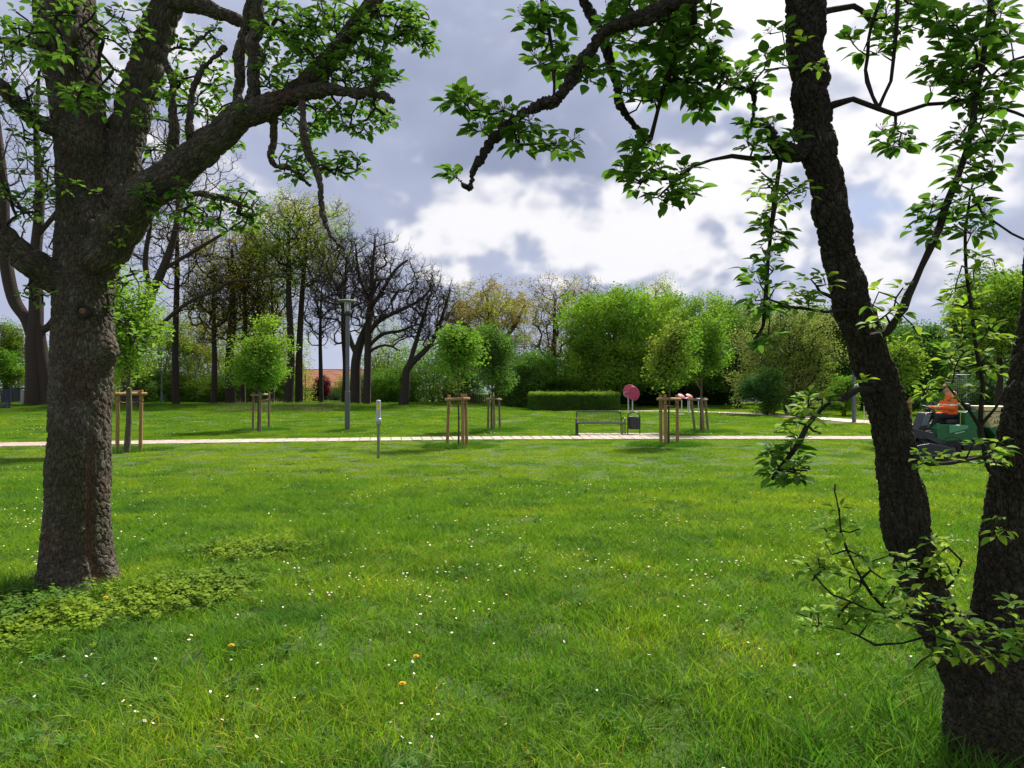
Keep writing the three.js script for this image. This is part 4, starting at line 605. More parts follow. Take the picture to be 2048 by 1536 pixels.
slim(516, 460, 0.3, 4, 'oak with dark trunk rising out of the second staked crown', { leaf: sparse(OLIVE, SPRING, 0.3), d: 72 });
slim(543, 480, 0.24, 5, 'thin oak right of the second staked tree', { leaf: sparse(OLIVE, SPRING, 0.2), d: 73 });
slim(576, 392, 0.36, 6, 'tallest tree of the left wood with fresh pale leaves on top', { leaf: sparse(SPRING, OLIVE, 0, 2), half: 85, low: 560, n: 420 });
slim(598, 400, 0.34, 7, 'straight leafy oak left of the red-roofed house', { leaf: sparse(SPRING, OLIVE, 0.1, 2), half: 85, low: 580, n: 360, shift: 25 });
slim(352, 330, 0.3, 10, 'bare oak with fine twigs behind the long arching bough', { half: 95, n: 360, low: 620, twigs: 3, leaf: sparse(BRONZE, OLIVE, 0.7, 0) });
slim(185, 300, 0.3, 11, 'bare oak mostly hidden behind the left pear trunk', { half: 95, n: 300, low: 600, twigs: 3 });
slim(643, 500, 0.22, 8, 'thin wavy bare tree in front of the red-roofed house', { half: 45 });
slim(690, 470, 0.34, 9, 'bare oak right behind the lamp post', { half: 70, leaf: undefined, n: 420 });
tree({ ...bareOak, name: 'oak_tree', label: 'spreading bare oak with curved forked trunk right of the lamp post', px: 712, d: 64, top: 462, low: 640, half: 95, r: 0.5, seed: 130, n: 760, limbs: [[[710, 806, 0.52], [711, 760, 0.46], [712, 720, 0.42], [722, 680, 0.36], [738, 640, 0.3], [742, 590, 0.24], [745, 530, 0.16], [750, 480, 0.08]], [[716, 705, 0.3], [700, 680, 0.24], [690, 640, 0.2], [680, 590, 0.15], [655, 540, 0.1]], [[740, 620, 0.2], [765, 580, 0.17], [790, 540, 0.13], [815, 520, 0.08]], [[742, 600, 0.18], [720, 560, 0.14], [712, 510, 0.1]]] });
tree({ ...bareOak, name: 'oak_tree', label: 'bare oak whose low boughs sweep far out to the right', px: 736, d: 63, top: 500, low: 690, half: 90, r: 0.36, seed: 131, n: 460, shift: 45, limbs: [[[733, 808, 0.36], [735, 740, 0.32], [736, 680, 0.3], [738, 620, 0.24], [750, 560, 0.16]], [[736, 670, 0.22], [760, 640, 0.2], [800, 620, 0.17], [840, 600, 0.12], [868, 570, 0.08]], [[736, 690, 0.2], [765, 668, 0.17], [800, 662, 0.12], [830, 650, 0.08]], [[736, 710, 0.16], [752, 695, 0.13], [775, 690, 0.1], [800, 702, 0.06]]] });
tree({ ...bareOak, name: 'oak_tree', label: 'crooked bare oak leaning right beside the marker post', px: 810, d: 62, top: 545, low: 690, half: 58, r: 0.42, seed: 132, n: 440, shift: 50, limbs: [[[806, 806, 0.46], [812, 765, 0.36], [814, 738, 0.32], [835, 715, 0.26], [860, 690, 0.2], [882, 640, 0.15], [900, 580, 0.08]], [[818, 733, 0.24], [830, 690, 0.2], [845, 640, 0.15], [860, 590, 0.1]], [[858, 692, 0.14], [890, 680, 0.11], [918, 690, 0.07]]] });
tree({ ...bareOak, name: 'oak_tree', label: 'broad oak with bronze spring leaves left of the green trees', px: 968, d: 70, top: 565, low: 735, half: 92, r: 0.5, seed: 140, n: 620, twigs: 2, leaf: { geos: CL.mid, color: BRONZE, color2: OLIVE, per: 3, skip: 0.1, spread: 0.8 }, limbs: [[[1000, 808, 0.6], [1001, 750, 0.5], [998, 700, 0.42], [985, 650, 0.3], [975, 600, 0.15]], [[998, 705, 0.3], [960, 680, 0.22], [930, 650, 0.16], [905, 630, 0.1]], [[998, 690, 0.28], [1030, 650, 0.2], [1050, 610, 0.12]]] });
tree({ ...bareOak, name: 'lime_tree', label: 'sparse brownish tree between the bronze oak and the bright green trees', px: 1110, d: 74, top: 555, low: 720, half: 62, r: 0.3, seed: 141, n: 330, bark: oakBark, leaf: sparse(BRONZE, OLIVE, 0.25, 2) });
tree({ ...bareOak, name: 'lime_tree', label: 'thin bare tree top above the bright green trees', px: 1182, d: 84, top: 552, low: 700, half: 40, r: 0.22, seed: 142, n: 200, leaf: sparse(OLIVE, BRONZE, 0.5) });
const green = { n: 900, r0: 0.012, step: 0.7, wig: 0.08, bf: 0.4, bark: darkBark, group: leafy, full: true, sag: -0.02, lobes: 15 };
tree({ ...green, name: 'hornbeam_tree', label: 'big bright green hornbeam right behind the clipped round hedge', px: 1232, d: 66, top: 580, low: 775, half: 112, lobes: 0, r: 0.3, seed: 150, n: 1250, leaf: { geos: CL.big, color: FRESH, color2: SPRING, per: 2, spread: 0.55 }, shape: 'dome', ragged: 0.8 });
tree({ ...green, name: 'poplar_tree', label: 'taller airy tree rising behind the bright green hornbeam', px: 1312, d: 78, top: 552, low: 680, half: 52, r: 0.28, seed: 151, n: 380, full: false, leaf: { geos: CL.thin, color: OLIVE, color2: SPRING, per: 3, spread: 0.7 } });
tree({ ...green, name: 'hornbeam_tree', label: 'wide green tree behind the exercise equipment', px: 1395, d: 72, top: 596, low: 775, half: 100, lobes: 0, ragged: 0.7, r: 0.3, seed: 152, n: 1050, leaf: { geos: CL.big, color: MOSS, color2: SPRING, per: 2, spread: 0.6 }, shape: 'dome' });
tree({ ...green, name: 'hornbeam_tree', label: 'green tree in the gap left of the golden shrub', px: 1470, d: 80, top: 612, low: 770, half: 78, lobes: 0, ragged: 0.7, r: 0.26, seed: 153, n: 750, leaf: { geos: CL.big, color: MOSS, color2: FRESH, per: 2, spread: 0.6 } });
tree({ ...green, name: 'yew_tree', label: 'dark evergreen standing left of the golden shrub', px: 1478, d: 64, top: 672, low: 800, half: 34, r: 0.2, seed: 154, n: 420, leaf: { geos: CL.mid, color: DARK, color2: [0.03, 0.08, 0.02], per: 3, spread: 0.4 }, shape: 'dome' });
tree({ ...green, name: 'golden_shrub', label: 'tall rounded shrub with golden yellow spring leaves', category: 'shrub', px: 1574, d: 50, top: 618, low: 812, half: 92, r: 0.14, seed: 155, stems: 7, lobes: 0, ragged: 1.0, n: 950, twigs: 1, leaf: { geos: CL.thin, color: GOLD, color2: [0.19, 0.29, 0.04], per: 4, spread: 0.7, scale: 0.85 } });
tree({ ...green, name: 'leafy_shrub', label: 'low green shrub at the foot of the golden shrub', category: 'shrub', px: 1532, d: 46, top: 735, low: 832, half: 34, r: 0.05, seed: 156, stems: 5, lobes: 7, n: 300, step: 0.4, leaf: { geos: CL.mid, color: [0.07, 0.17, 0.035], color2: MOSS, per: 3, spread: 0.5, scale: 0.8 } });
tree({ ...green, name: 'hornbeam_tree', label: 'dark green tree right of the golden shrub', px: 1668, d: 62, top: 612, low: 790, half: 72, lobes: 0, ragged: 0.7, r: 0.26, seed: 157, n: 750, leaf: { geos: CL.big, color: [0.035, 0.09, 0.018], color2: MOSS, per: 2, spread: 0.6 }, shape: 'dome' });
tree({ ...green, name: 'leafy_shrub', label: 'bright low shrub behind the small white signs', category: 'shrub', px: 1688, d: 45, top: 752, low: 830, half: 36, r: 0.05, seed: 158, stems: 5, n: 240, step: 0.4, leaf: { geos: CL.mid, color: FRESH, color2: SPRING, per: 3, spread: 0.3, scale: 0.8 } });
tree({ ...green, name: 'maple_tree', label: 'dark maple seen between the two stems of the right pear', px: 1815, d: 48, top: 640, low: 815, half: 72, r: 0.2, seed: 159, n: 640, leaf: { geos: CL.big, color: [0.04, 0.105, 0.016], color2: MOSS, per: 2, spread: 0.5, scale: 0.85 }, lean: 22 });
tree({ ...green, name: 'maple_tree', label: 'bright maple at the right edge behind the riding mower', px: 1990, d: 36, top: 512, low: 770, half: 88, r: 0.16, seed: 160, n: 620, full: false, gaps: 0.4, leaf: { geos: CL.mid, color: MOSS, color2: SPRING, per: 3, spread: 0.45 }, lean: 20 });
tree({ ...green, name: 'hornbeam_tree', label: 'green tree at the back between golden shrub and dark maple', px: 1742, d: 76, top: 640, low: 780, half: 60, r: 0.25, seed: 161, n: 520, leaf: { geos: CL.big, color: MOSS, color2: FRESH, per: 2, spread: 0.6 } });
tree({ ...green, name: 'hornbeam_tree', label: 'low green tree at the far right behind the mesh fence', px: 1905, d: 70, top: 668, low: 790, half: 60, r: 0.25, seed: 162, n: 500, leaf: { geos: CL.big, color: [0.04, 0.1, 0.02], color2: MOSS, per: 2, spread: 0.6 } });
tree({ ...green, name: 'maple_tree', label: 'bright green maple at the far left edge behind the dark fence', px: 8, d: 66, top: 640, low: 785, half: 50, r: 0.22, seed: 163, n: 520, leaf: { geos: CL.mid, color: FRESH, color2: [0.17, 0.2, 0.02], per: 3, spread: 0.6 } });
tree({ ...green, name: 'leafy_shrub', label: 'large dome shaped dark green bush left of the round hedge', category: 'shrub', px: 1062, d: 66, top: 702, low: 822, half: 68, r: 0.12, seed: 164, stems: 4, lobes: 0, n: 800, leaf: { geos: CL.mid, color: MOSS, color2: FRESH, per: 3, spread: 0.45 }, shape: 'dome' });
const YOUNG = [0.25, 0.35, 0.028], HAZEL = [0.17, 0.29, 0.025];
const shrub = (px, top, half, d, s, label, c, c2, extra = {}) => tree({ ...green, name: 'leafy_shrub', label, category: 'shrub', px, d, top, low: 815, half, r: 0.09, seed: 170 + s, stems: 3, lobes: 0, shape: 'dome', ragged: 0.75, n: Math.round(half * 8), leaf: c === YOUNG || c === HAZEL ? { geos: CL.thin, color: c, color2: c2, per: 4, spread: 0.9 } : { geos: CL.mid, color: c, color2: c2, per: 3, spread: 0.6 }, group: under, ...extra });
shrub(170, 640, 70, 78, 1, 'green shrub glimpsed behind the left pear trunk', YOUNG, HAZEL); shrub(320, 615, 56, 80, 2, 'shaded shrub behind the far lamp on the left', YOUNG, HAZEL); shrub(385, 605, 58, 82, 3, 'tall olive green shrub behind the far park bench', YOUNG, OLIVE); shrub(450, 595, 60, 84, 4, 'shrub behind the thick straight oak', YOUNG, OLIVE); shrub(522, 610, 58, 82, 5, 'shrub behind the second staked tree', YOUNG, HAZEL); shrub(580, 665, 40, 80, 6, 'shrub left of the red-roofed house', YOUNG, OLIVE);
shrub(765, 640, 50, 80, 7, 'light green shrub behind the sweeping bare oak', YOUNG, HAZEL); shrub(790, 740, 50, 72, 8, 'low green shrub left of the crooked oak', FRESH, MOSS); shrub(866, 680, 60, 74, 9, 'layered green shrub behind the distant stone bench', HAZEL, FRESH); shrub(925, 730, 42, 76, 10, 'dark shrub behind the wooden railing', DARK, MOSS); shrub(1150, 755, 44, 70, 11, 'dark shrub above the left half of the round hedge', DARK, MOSS); shrub(1330, 765, 60, 70, 12, 'dark shrub bed behind the red discs', DARK, [0.03, 0.075, 0.018]); shrub(1420, 770, 46, 74, 13, 'dark shrub left of the pale house', DARK, MOSS); shrub(250, 620, 58, 84, 14, 'shrub behind the leaning oak', HAZEL, YOUNG); shrub(1230, 772, 50, 76, 15, 'dark shrub in the shade under the hornbeam', DARK, [0.03, 0.07, 0.018]); shrub(1780, 770, 60, 56, 16, 'shaded shrub left of the mesh fence', DARK, MOSS); shrub(1960, 760, 70, 58, 17, 'shaded shrub at the right behind the mower', MOSS, DARK); shrub(695, 752, 26, 88, 18, 'shrub hiding the right end of the house', MOSS, OLIVE);
shrub(298, 742, 36, 76, 31, 'low bush left of the far lamp', MOSS, HAZEL); shrub(375, 748, 40, 79, 32, 'low bush right behind the far bench', MOSS, HAZEL); shrub(445, 750, 40, 78, 33, 'low bush between the bent oak and the thick oak', MOSS, HAZEL); shrub(505, 752, 36, 78, 34, 'low bush behind the weathered grey stakes', HAZEL, MOSS); shrub(562, 757, 30, 78, 35, 'low bush left of the tallest tree', MOSS, HAZEL); shrub(745, 752, 44, 76, 36, 'low bush behind the sweeping bare oak', HAZEL, MOSS);
tree({ ...green, name: 'plum_tree', label: 'small wine-red leaved plum in front of the house', px: 641, d: 84, top: 752, low: 797, half: 18, r: 0.06, seed: 190, n: 150, leaf: { geos: CL.mid, color: [0.09, 0.012, 0.018], color2: [0.16, 0.02, 0.025], per: 2, spread: 0.3 } });
[[321, 640, 'slim white birch beside the far lamp'], [353, 680, 'slim white birch behind the far bench'], [377, 690, 'slim white birch right of the far bench'], [397, 700, 'thinnest white birch left of the bent oak']].forEach(([px, top, label], i) => tree({ name: 'birch_tree', label, px, d: 79, top, low: 700, half: 22, r: 0.1, seed: 200 + i, n: 60, twigs: 1, bark: birchBark, group: 'young birches', leaf: sparse(SPRING, OLIVE, 0, 2), lean: -8 }));
{ // the far wood that closes the view behind everything
  setSeed(303); const g = new THREE.Group(); g.name = 'distant_wood'; g.userData = { kind: 'stuff', label: 'distant belt of trees closing the view' }; scene.add(g); const l = [[], []];
  for (let i = 0; i < 4200; i++) { const x = rr(-130, 130), z = -rr(104, 124), top = 6.5 + 2.2 * noise(x * 0.09, 0, 3) + noise(x * 0.35, 2, 1) - 4.8 * Math.exp(-(((x + 27) / 6) ** 2)); const y = top * Math.pow(rnd(), 0.75); l[i % 2].push({ m: M4(V(x, Math.max(0.3, y), z), EU(0, rnd() * 6, 0), rr(1.5, 2.6)), c: vary([0.042, 0.095, 0.02], 0.25) }); }
  l.forEach((q, i) => instanced('distant_crowns', CL.big[i], crownMat, g, q));
}
{ // clipped hedge in a ring
  const k = 60 / FOCAL, cx = (1145 - 1024) * k, R = 3.55, g = thing('round_hedge', 'clipped ring-shaped hornbeam hedge behind the park bench', 'hedge', [cx, 0, -58.6]), hgt = 1.38; setSeed(404);
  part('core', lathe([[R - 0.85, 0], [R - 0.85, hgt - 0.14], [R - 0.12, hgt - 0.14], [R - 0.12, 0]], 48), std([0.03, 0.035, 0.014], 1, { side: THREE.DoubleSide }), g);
  const l = [[], []], mk = (x, y, z, c) => l[Math.floor(rnd() * 2)].push({ m: M4(V(x, y, z), EU(rr(-1.2, 1.2), rnd() * 6.28, rr(-1.2, 1.2)), rr(0.45, 0.8)), c });
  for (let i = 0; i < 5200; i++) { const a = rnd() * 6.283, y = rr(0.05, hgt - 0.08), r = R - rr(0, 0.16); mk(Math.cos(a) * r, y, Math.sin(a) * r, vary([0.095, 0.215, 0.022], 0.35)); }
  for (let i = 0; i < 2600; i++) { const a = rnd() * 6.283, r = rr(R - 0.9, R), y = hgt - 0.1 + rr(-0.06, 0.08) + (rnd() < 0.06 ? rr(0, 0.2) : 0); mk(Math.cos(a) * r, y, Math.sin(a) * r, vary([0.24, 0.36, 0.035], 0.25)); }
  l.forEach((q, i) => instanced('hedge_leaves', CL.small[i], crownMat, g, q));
}
// ---------------------------------------------------------------- staked young trees
const woodTex = dataTex(64, 256, (u, v) => { const t = 0.78 + 0.22 * tile(u, v, 26) + 0.2 * noise(u * 60, v * 3, 2) + (rnd() - 0.5) * 0.08; return [t, t * 0.96, t * 0.88]; }, true);
const stakeMats = { fresh: std([0.52, 0.35, 0.16], 0.85, { map: woodTex }), grey: std([0.34, 0.29, 0.19], 0.9, { map: woodTex }), end: std([0.5, 0.35, 0.18], 0.9) }, tieMat = std([0.12, 0.075, 0.03], 0.95);
const baseDepth = (row) => EYE * FOCAL / (row - HORIZON);
function stakeFrame(label, posts, rails, kind) { // posts: [px bottom, px top, base row, top row]
  const P = posts.map(([b, t, row, top]) => { const d = baseDepth(row); return { a: at(b, row, d), b: at(t, top, d), d }; });
  const c = P.reduce((s, p) => s.add(p.a), V(0, 0, 0)).multiplyScalar(1 / P.length); c.y = 0; const g = thing('tree_stake_frame', label, 'tree support', [c.x, 0, c.z], 0, 'wooden frames round the young trees');
  P.forEach((p, i) => { const a = p.a.clone().sub(c), b = p.b.clone().sub(c); a.y = -0.2; const q = part('post', rod(a, b, 0.049, 0.045, 14), stakeMats[kind], g); part('cut_end', rod(b.clone().add(V(0, -0.004, 0)), b.clone().add(V(0, 0.004, 0)), 0.0445, 0.041, 14), stakeMats.end, q); });
  for (const [i, j, drop] of rails) { const a = P[i].b.clone().sub(c), b = P[j].b.clone().sub(c), d = b.clone().sub(a).normalize(), o = V(d.z, 0, -d.x).multiplyScalar(d.x > 0 ? -0.055 : 0.055); for (const q of [a, b]) { q.y -= drop; q.add(o); } a.addScaledVector(d, -0.11); b.addScaledVector(d, 0.11); part('rail', rod(a, b, 0.042, 0.042, 12).scale(1, 1, 1), stakeMats[kind], g); }
  for (let i = 0; i < P.length; i++) { const a = P[i].b.clone().sub(c); a.y -= 0.28; const e = V(0, a.y - 0.04, 0), m = a.clone().lerp(e, 0.5); m.y -= 0.03; part('tie', [bar([a, m, e], 0.012, 6), new THREE.TorusGeometry(0.053, 0.011, 6, 16).rotateX(Math.PI / 2).translate(a.x, a.y, a.z)], tieMat, g); }
  stakeTufts.push([c.x, c.z], [c.x + 0.35, c.z + 0.1], [c.x - 0.35, c.z + 0.1]);
  return c;
}
function youngTree(o) { return tree({ name: 'young_tree', bark: youngBark, group: 'young staked trees', r0: 0.006, step: 0.22, wig: 0.07, bf: 0.55, sag: 0, exp: 0.4, full: true, lobes: 9, twigs: 1, twigL: 0.6, ...o }); }
const yl = (c, c2, per = 3) => ({ geos: CL.small, color: c, color2: c2, per, spread: 0.42, skip: 0.15 });
stakeFrame('two pale stakes with one crossrail just right of the left pear trunk', [[235, 236, 906, 780], [281, 283, 903, 780], [256, 256, 895, 781]], [[0, 1, 0.1], [2, 1, 0.06]], 'fresh');
youngTree({ label: 'young tree with mottled trunk between the stakes beside the left pear', px: 252, d: 18.6, top: 560, low: 755, half: 62, r: 0.075, seed: 701, n: 150, lean: 14, leaf: yl(FRESH, SPRING), fork: 3.4 });
stakeFrame('weathered grey stake frame in front of the left oaks', [[506, 507, 862, 784], [520, 521, 864, 784], [538, 538, 858, 784]], [[0, 1, 0.12], [1, 2, 0.1]], 'grey');
youngTree({ label: 'young bright green tree with bushy crown on the weathered grey stakes', px: 517, d: 28.4, top: 632, low: 780, half: 62, r: 0.05, seed: 702, n: 280, leaf: yl(FRESH, SPRING, 3), fork: 3.2 });
stakeFrame('reddish stake frame nearest to the marker post', [[894, 898, 891, 790], [926, 925, 896, 788], [934, 931, 895, 788]], [[0, 1, 0.13], [1, 2, 0.13]], 'fresh');
youngTree({ label: 'thin young tree rising from the reddish stakes left of the hedge', px: 917, d: 20.8, top: 662, low: 752, half: 34, r: 0.028, seed: 703, n: 120, leaf: yl(FRESH, [0.18, 0.3, 0.024]), fork: 2.8 });
stakeFrame('weathered stake frame between the reddish stakes and the hedge', [[976, 977, 861, 795], [989, 987, 863, 794], [1000, 998, 860, 795]], [[0, 1, 0.08], [1, 2, 0.08]], 'grey');
youngTree({ label: 'young tree with egg-shaped crown left of the round hedge', px: 984, d: 28.6, top: 655, low: 780, half: 46, r: 0.045, seed: 704, n: 220, leaf: yl(FRESH, MOSS, 3), fork: 3.0 });
stakeFrame('fresh stake frame right of the litter bin', [[1322, 1321, 890, 790], [1332, 1330, 893, 789], [1355, 1354, 889, 790]], [[0, 1, 0.12], [1, 2, 0.12]], 'fresh');
youngTree({ label: 'slim young tree with orange tinted leaf tips right of the litter bin', px: 1338, d: 21.0, top: 640, low: 760, half: 42, r: 0.03, seed: 705, n: 150, lobes: 7, leaf: yl(FRESH, [0.2, 0.27, 0.025], 2), fork: 2.9 });
stakeFrame('splayed grey stakes in front of the exercise equipment', [[1391, 1382, 864, 795], [1408, 1403, 866, 795], [1417, 1410, 863, 795]], [[0, 1, 0.08], [1, 2, 0.08]], 'grey');
youngTree({ label: 'young yellow-green tree with several stems on the splayed stakes', px: 1403, d: 28.0, top: 632, low: 785, half: 54, r: 0.05, seed: 706, n: 240, leaf: yl(FRESH, SPRING, 3), stems: 1, fork: 3.1 });
stakeFrame('stake frame half hidden behind the right pear stem and mower', [[1821, 1820, 896, 797], [1790, 1790, 893, 797], [1806, 1806, 880, 800]], [[1, 0, 0.1], [2, 0, 0.1]], 'fresh');
youngTree({ label: 'young tree hidden behind the leaning pear stem', px: 1803, d: 21.5, top: 690, low: 775, half: 30, r: 0.03, seed: 707, n: 90, leaf: yl(FRESH, [0.18, 0.3, 0.024]), fork: 2.6 });

// ---------------------------------------------------------------- street furniture
const grey = std([0.105, 0.112, 0.125], 0.45, { metalness: 0.35 }), anthracite = std([0.035, 0.04, 0.045], 0.42, { metalness: 0.4 }), galv = std([0.42, 0.44, 0.46], 0.45, { metalness: 0.55 }), glassy = new THREE.MeshPhysicalMaterial({ color: C(0.95, 0.97, 0.97), roughness: 0.12, transmission: 1, thickness: 0, ior: 1.45 });
function lampPost(label, px, row, top, name = 'lamp_post') {
  const d = baseDepth(row), p = at(px, row, d), h = (row - top) / FOCAL * d, g = thing(name, label, 'street lamp', [p.x, H(p.x, -d), -d], 0, 'lamp posts in the park'), s = h / 5.0;
  part('base_plate', lathe([[0, -0.05], [0.14, -0.05], [0.14, 0.02], [0.1, 0.03], [0.095, 0.05], [0, 0.05]].map(([a, b]) => [a * s, b * s]), 20), grey, g);
  part('pole', [rod([0, 0, 0], [0, 1.5 * s, 0], 0.1 * s, 0.1 * s, 20), lathe([[0.1, 1.5], [0.1, 1.52], [0.075, 1.56], [0.075, 4.38], [0.05, 4.4], [0, 4.4]].map(([a, b]) => [a * s, b * s]), 20), box(0.03 * s, 0.32 * s, 0.012, 0, 0.9 * s, 0.098 * s)], grey, g);
  part('collar', lathe([[0, 4.38], [0.08, 4.38], [0.13, 4.46], [0.135, 4.52], [0.11, 4.55], [0, 4.55]].map(([a, b]) => [a * s, b * s]), 20), anthracite, g);
  part('glass', lathe([[0.12, 4.55], [0.115, 4.94]].map(([a, b]) => [a * s, b * s]), 20), glassy, g);
  part('bulb', lathe([[0, 4.56], [0.035, 4.58], [0.04, 4.75], [0.03, 4.86], [0, 4.88]].map(([a, b]) => [a * s, b * s]), 12), std([0.8, 0.79, 0.74], 0.4), g);
  for (let k = 0; k < 4; k++) { const a = k / 4 * 6.283 + 0.5; part('strut', rod([Math.cos(a) * 0.125 * s, 4.52 * s, Math.sin(a) * 0.125 * s], [Math.cos(a) * 0.125 * s, 4.96 * s, Math.sin(a) * 0.125 * s], 0.008 * s, 0.008 * s, 6), galv, g); }
  part('disc_roof', lathe([[0, 4.94], [0.2, 4.95], [0.37, 4.945], [0.375, 4.955], [0.3, 4.985], [0.1, 5.01], [0, 5.02]].map(([a, b]) => [a * s, b * s]), 28), std([0.16, 0.18, 0.16], 0.5, { metalness: 0.3 }), g);
  return g;
}
lampPost('tall grey lamp post with flat disc roof on the lawn', 695, 863, 600);
stakeTufts.push([at(695, 863, 28.5).x, -28.4]);
{ // gas line marker: steel pipe with a thick grey vent head and a yellow sticker
  const d = baseDepth(917), p = at(757, 917, d), g = thing('marker_post', 'grey pipeline marker post with a yellow sticker on the lawn', 'marker post', [p.x, H(p.x, -d), -d]);
  part('pipe', rod([0, -0.2, 0], [0, 0.84, 0], 0.034, 0.034, 18), std([0.2, 0.2, 0.16], 0.5, { metalness: 0.5 }), g);
  part('collar', lathe([[0, 0.79], [0.05, 0.79], [0.055, 0.83], [0.06, 0.835], [0.062, 0.86], [0.075, 0.865], [0.078, 0.885], [0.066, 0.895], [0.066, 0.91], [0.076, 0.915], [0.07, 0.935], [0.052, 0.95], [0, 0.95]], 24), galv, g);
  part('vent_head', lathe([[0.051, 0.94], [0.051, 1.35], [0.047, 1.368], [0, 1.374]], 24), std([0.40, 0.41, 0.45], 0.6), g);
  const cv = document.createElement('canvas'); cv.width = cv.height = 64; const x = cv.getContext('2d'); x.fillStyle = '#f4c60a'; x.fillRect(0, 0, 64, 64); x.fillStyle = '#8a6a00'; for (const [a, b, w] of [[10, 14, 36], [16, 26, 30], [10, 40, 40]]) x.fillRect(a, b, w, 4);
  const t = new THREE.CanvasTexture(cv); t.colorSpace = THREE.SRGBColorSpace;
  part('sticker', new THREE.CylinderGeometry(0.0525, 0.0525, 0.12, 12, 1, true, -0.55, 1.25).translate(0, 1.21, 0), std([1, 1, 1], 0.6, { map: t }), g, { label: 'yellow warning sticker' });
}
function meshPanel(w, h, pitch, r) { // a wire grid lying in the xy plane, origin at its lower left
  const gs = []; for (let x = pitch; x < w; x += pitch) gs.push(new THREE.BoxGeometry(r, h, r).translate(x, h / 2, 0)); for (let y = pitch; y < h; y += pitch) gs.push(new THREE.BoxGeometry(w, r, r).translate(w / 2, y, 0)); return join(gs);
}
function bench(label, px, row, width, mat, meshed = true, name = 'park_bench') {
  const d = baseDepth(row), p = at(px, row, d), s = width / FOCAL * d / 1.74, g = thing(name, label, 'bench', [p.x, H(p.x, -d), -d], 0, 'metal benches in the park'), W = 0.87;
  for (const e of [-1, 1]) { const x = e * W; // legs, back uprights and arm hoops
    part('leg', rod([x * 0.92, 0, 0.25], [x * 0.92, 0.44, 0.25], 0.021, 0.021, 10), mat, g); part('leg', rod([x * 0.92, 0, -0.2], [x * 0.92, 0.44, -0.2], 0.021, 0.021, 10), mat, g);
    part('armrest', bar([[x, 0, 0.28], [x, 0.3, 0.28], [x, 0.55, 0.26], [x, 0.62, 0.16], [x, 0.62, -0.1], [x * 0.97, 0.58, -0.24]], 0.02, 8), mat, g); part('foot_bar', rod([x * 0.92, 0.05, -0.2], [x * 0.92, 0.05, 0.25], 0.015, 0.015, 8), mat, g); }
  part('back_frame', bar([[-W * 0.93, 0.43, -0.2], [-W * 0.93, 0.72, -0.27], [-W * 0.91, 0.81, -0.3], [-W * 0.84, 0.84, -0.31], [0, 0.84, -0.31], [W * 0.84, 0.84, -0.31], [W * 0.91, 0.81, -0.3], [W * 0.93, 0.72, -0.27], [W * 0.93, 0.43, -0.2]], 0.021, 10, 60), mat, g);
  part('seat_frame', bar([[-W * 0.93, 0.43, -0.2], [-W * 0.93, 0.44, 0.22], [-W * 0.9, 0.43, 0.27], [W * 0.9, 0.43, 0.27], [W * 0.93, 0.44, 0.22], [W * 0.93, 0.43, -0.2]], 0.02, 8, 60), mat, g);
  part('cross_rail', rod([-W * 0.93, 0.445, -0.2], [W * 0.93, 0.445, -0.2], 0.019, 0.019, 8), mat, g);
  part('back_mesh', meshPanel(W * 1.84, 0.38, meshed ? 0.05 : 0.12, 0.008).rotateX(-0.2).translate(-W * 0.92, 0.46, -0.215), mat, g, { kind: 'stuff' });
  part('seat_mesh', meshPanel(W * 1.84, 0.45, meshed ? 0.05 : 0.12, 0.008).rotateX(Math.PI / 2).translate(-W * 0.92, 0.44, -0.19), mat, g, { kind: 'stuff' });
  g.scale.setScalar(s); return g;
}
bench('dark wire mesh bench beside the litter bin on the paved pad', 1199, 870, 97, anthracite);
{ // litter bin hung in a hoop
  const d = baseDepth(870), p = at(1267.5, 870, d), g = thing('litter_bin', 'dark litter bin in a hooped frame beside the bench', 'bin', [p.x, 0.02, -d]);
  part('hoop_frame', bar([[-0.215, 0, 0], [-0.215, 0.5, 0], [-0.21, 0.68, 0], [-0.15, 0.76, 0], [0, 0.8, 0], [0.15, 0.76, 0], [0.21, 0.68, 0], [0.215, 0.5, 0], [0.215, 0, 0]], 0.02, 10, 60), anthracite, g);
  const body = lathe([[0, 0.19], [0.185, 0.19], [0.19, 0.2], [0.19, 0.62], [0.18, 0.625], [0.178, 0.24], [0, 0.24]], 28);
  part('basket', body, std([0.028, 0.03, 0.042], 0.45, { metalness: 0.3 }), g); part('rim', new THREE.TorusGeometry(0.187, 0.011, 8, 32).rotateX(Math.PI / 2).translate(0, 0.622, 0), anthracite, g); for (const e of [-1, 1]) part('bracket', box(0.03, 0.05, 0.03, e * 0.2, 0.5, 0), anthracite, g);
}
bench('far silvery bench under the birches beside the far lamp', 353, 810, 34, std([0.22, 0.22, 0.23], 0.5, { metalness: 0.4 }), false);
bench('distant pale bench in the shade right of the crooked oak', 852, 807, 26, std([0.2, 0.19, 0.19], 0.6), false);
lampPost('far dark lamp on the left beside the birches', 323, 813, 741);
lampPost('far small lamp in front of the red-roofed house', 610.5, 811, 753);
{ const d = 76, p = at(328.5, 808, d), g = thing('litter_bin', 'far blue grey bin next to the far lamp', 'bin', [p.x, H(p.x, -d), -d]); part('basket', lathe([[0, 0.15], [0.2, 0.15], [0.24, 0.75], [0.2, 0.78], [0, 0.7]], 16), std([0.09, 0.1, 0.14], 0.6), g); part('post', rod([0, 0, -0.26], [0, 0.9, -0.26], 0.03), anthracite, g); part('lid', lathe([[0, 0.84], [0.25, 0.8], [0, 0.92]], 16), anthracite, g); }
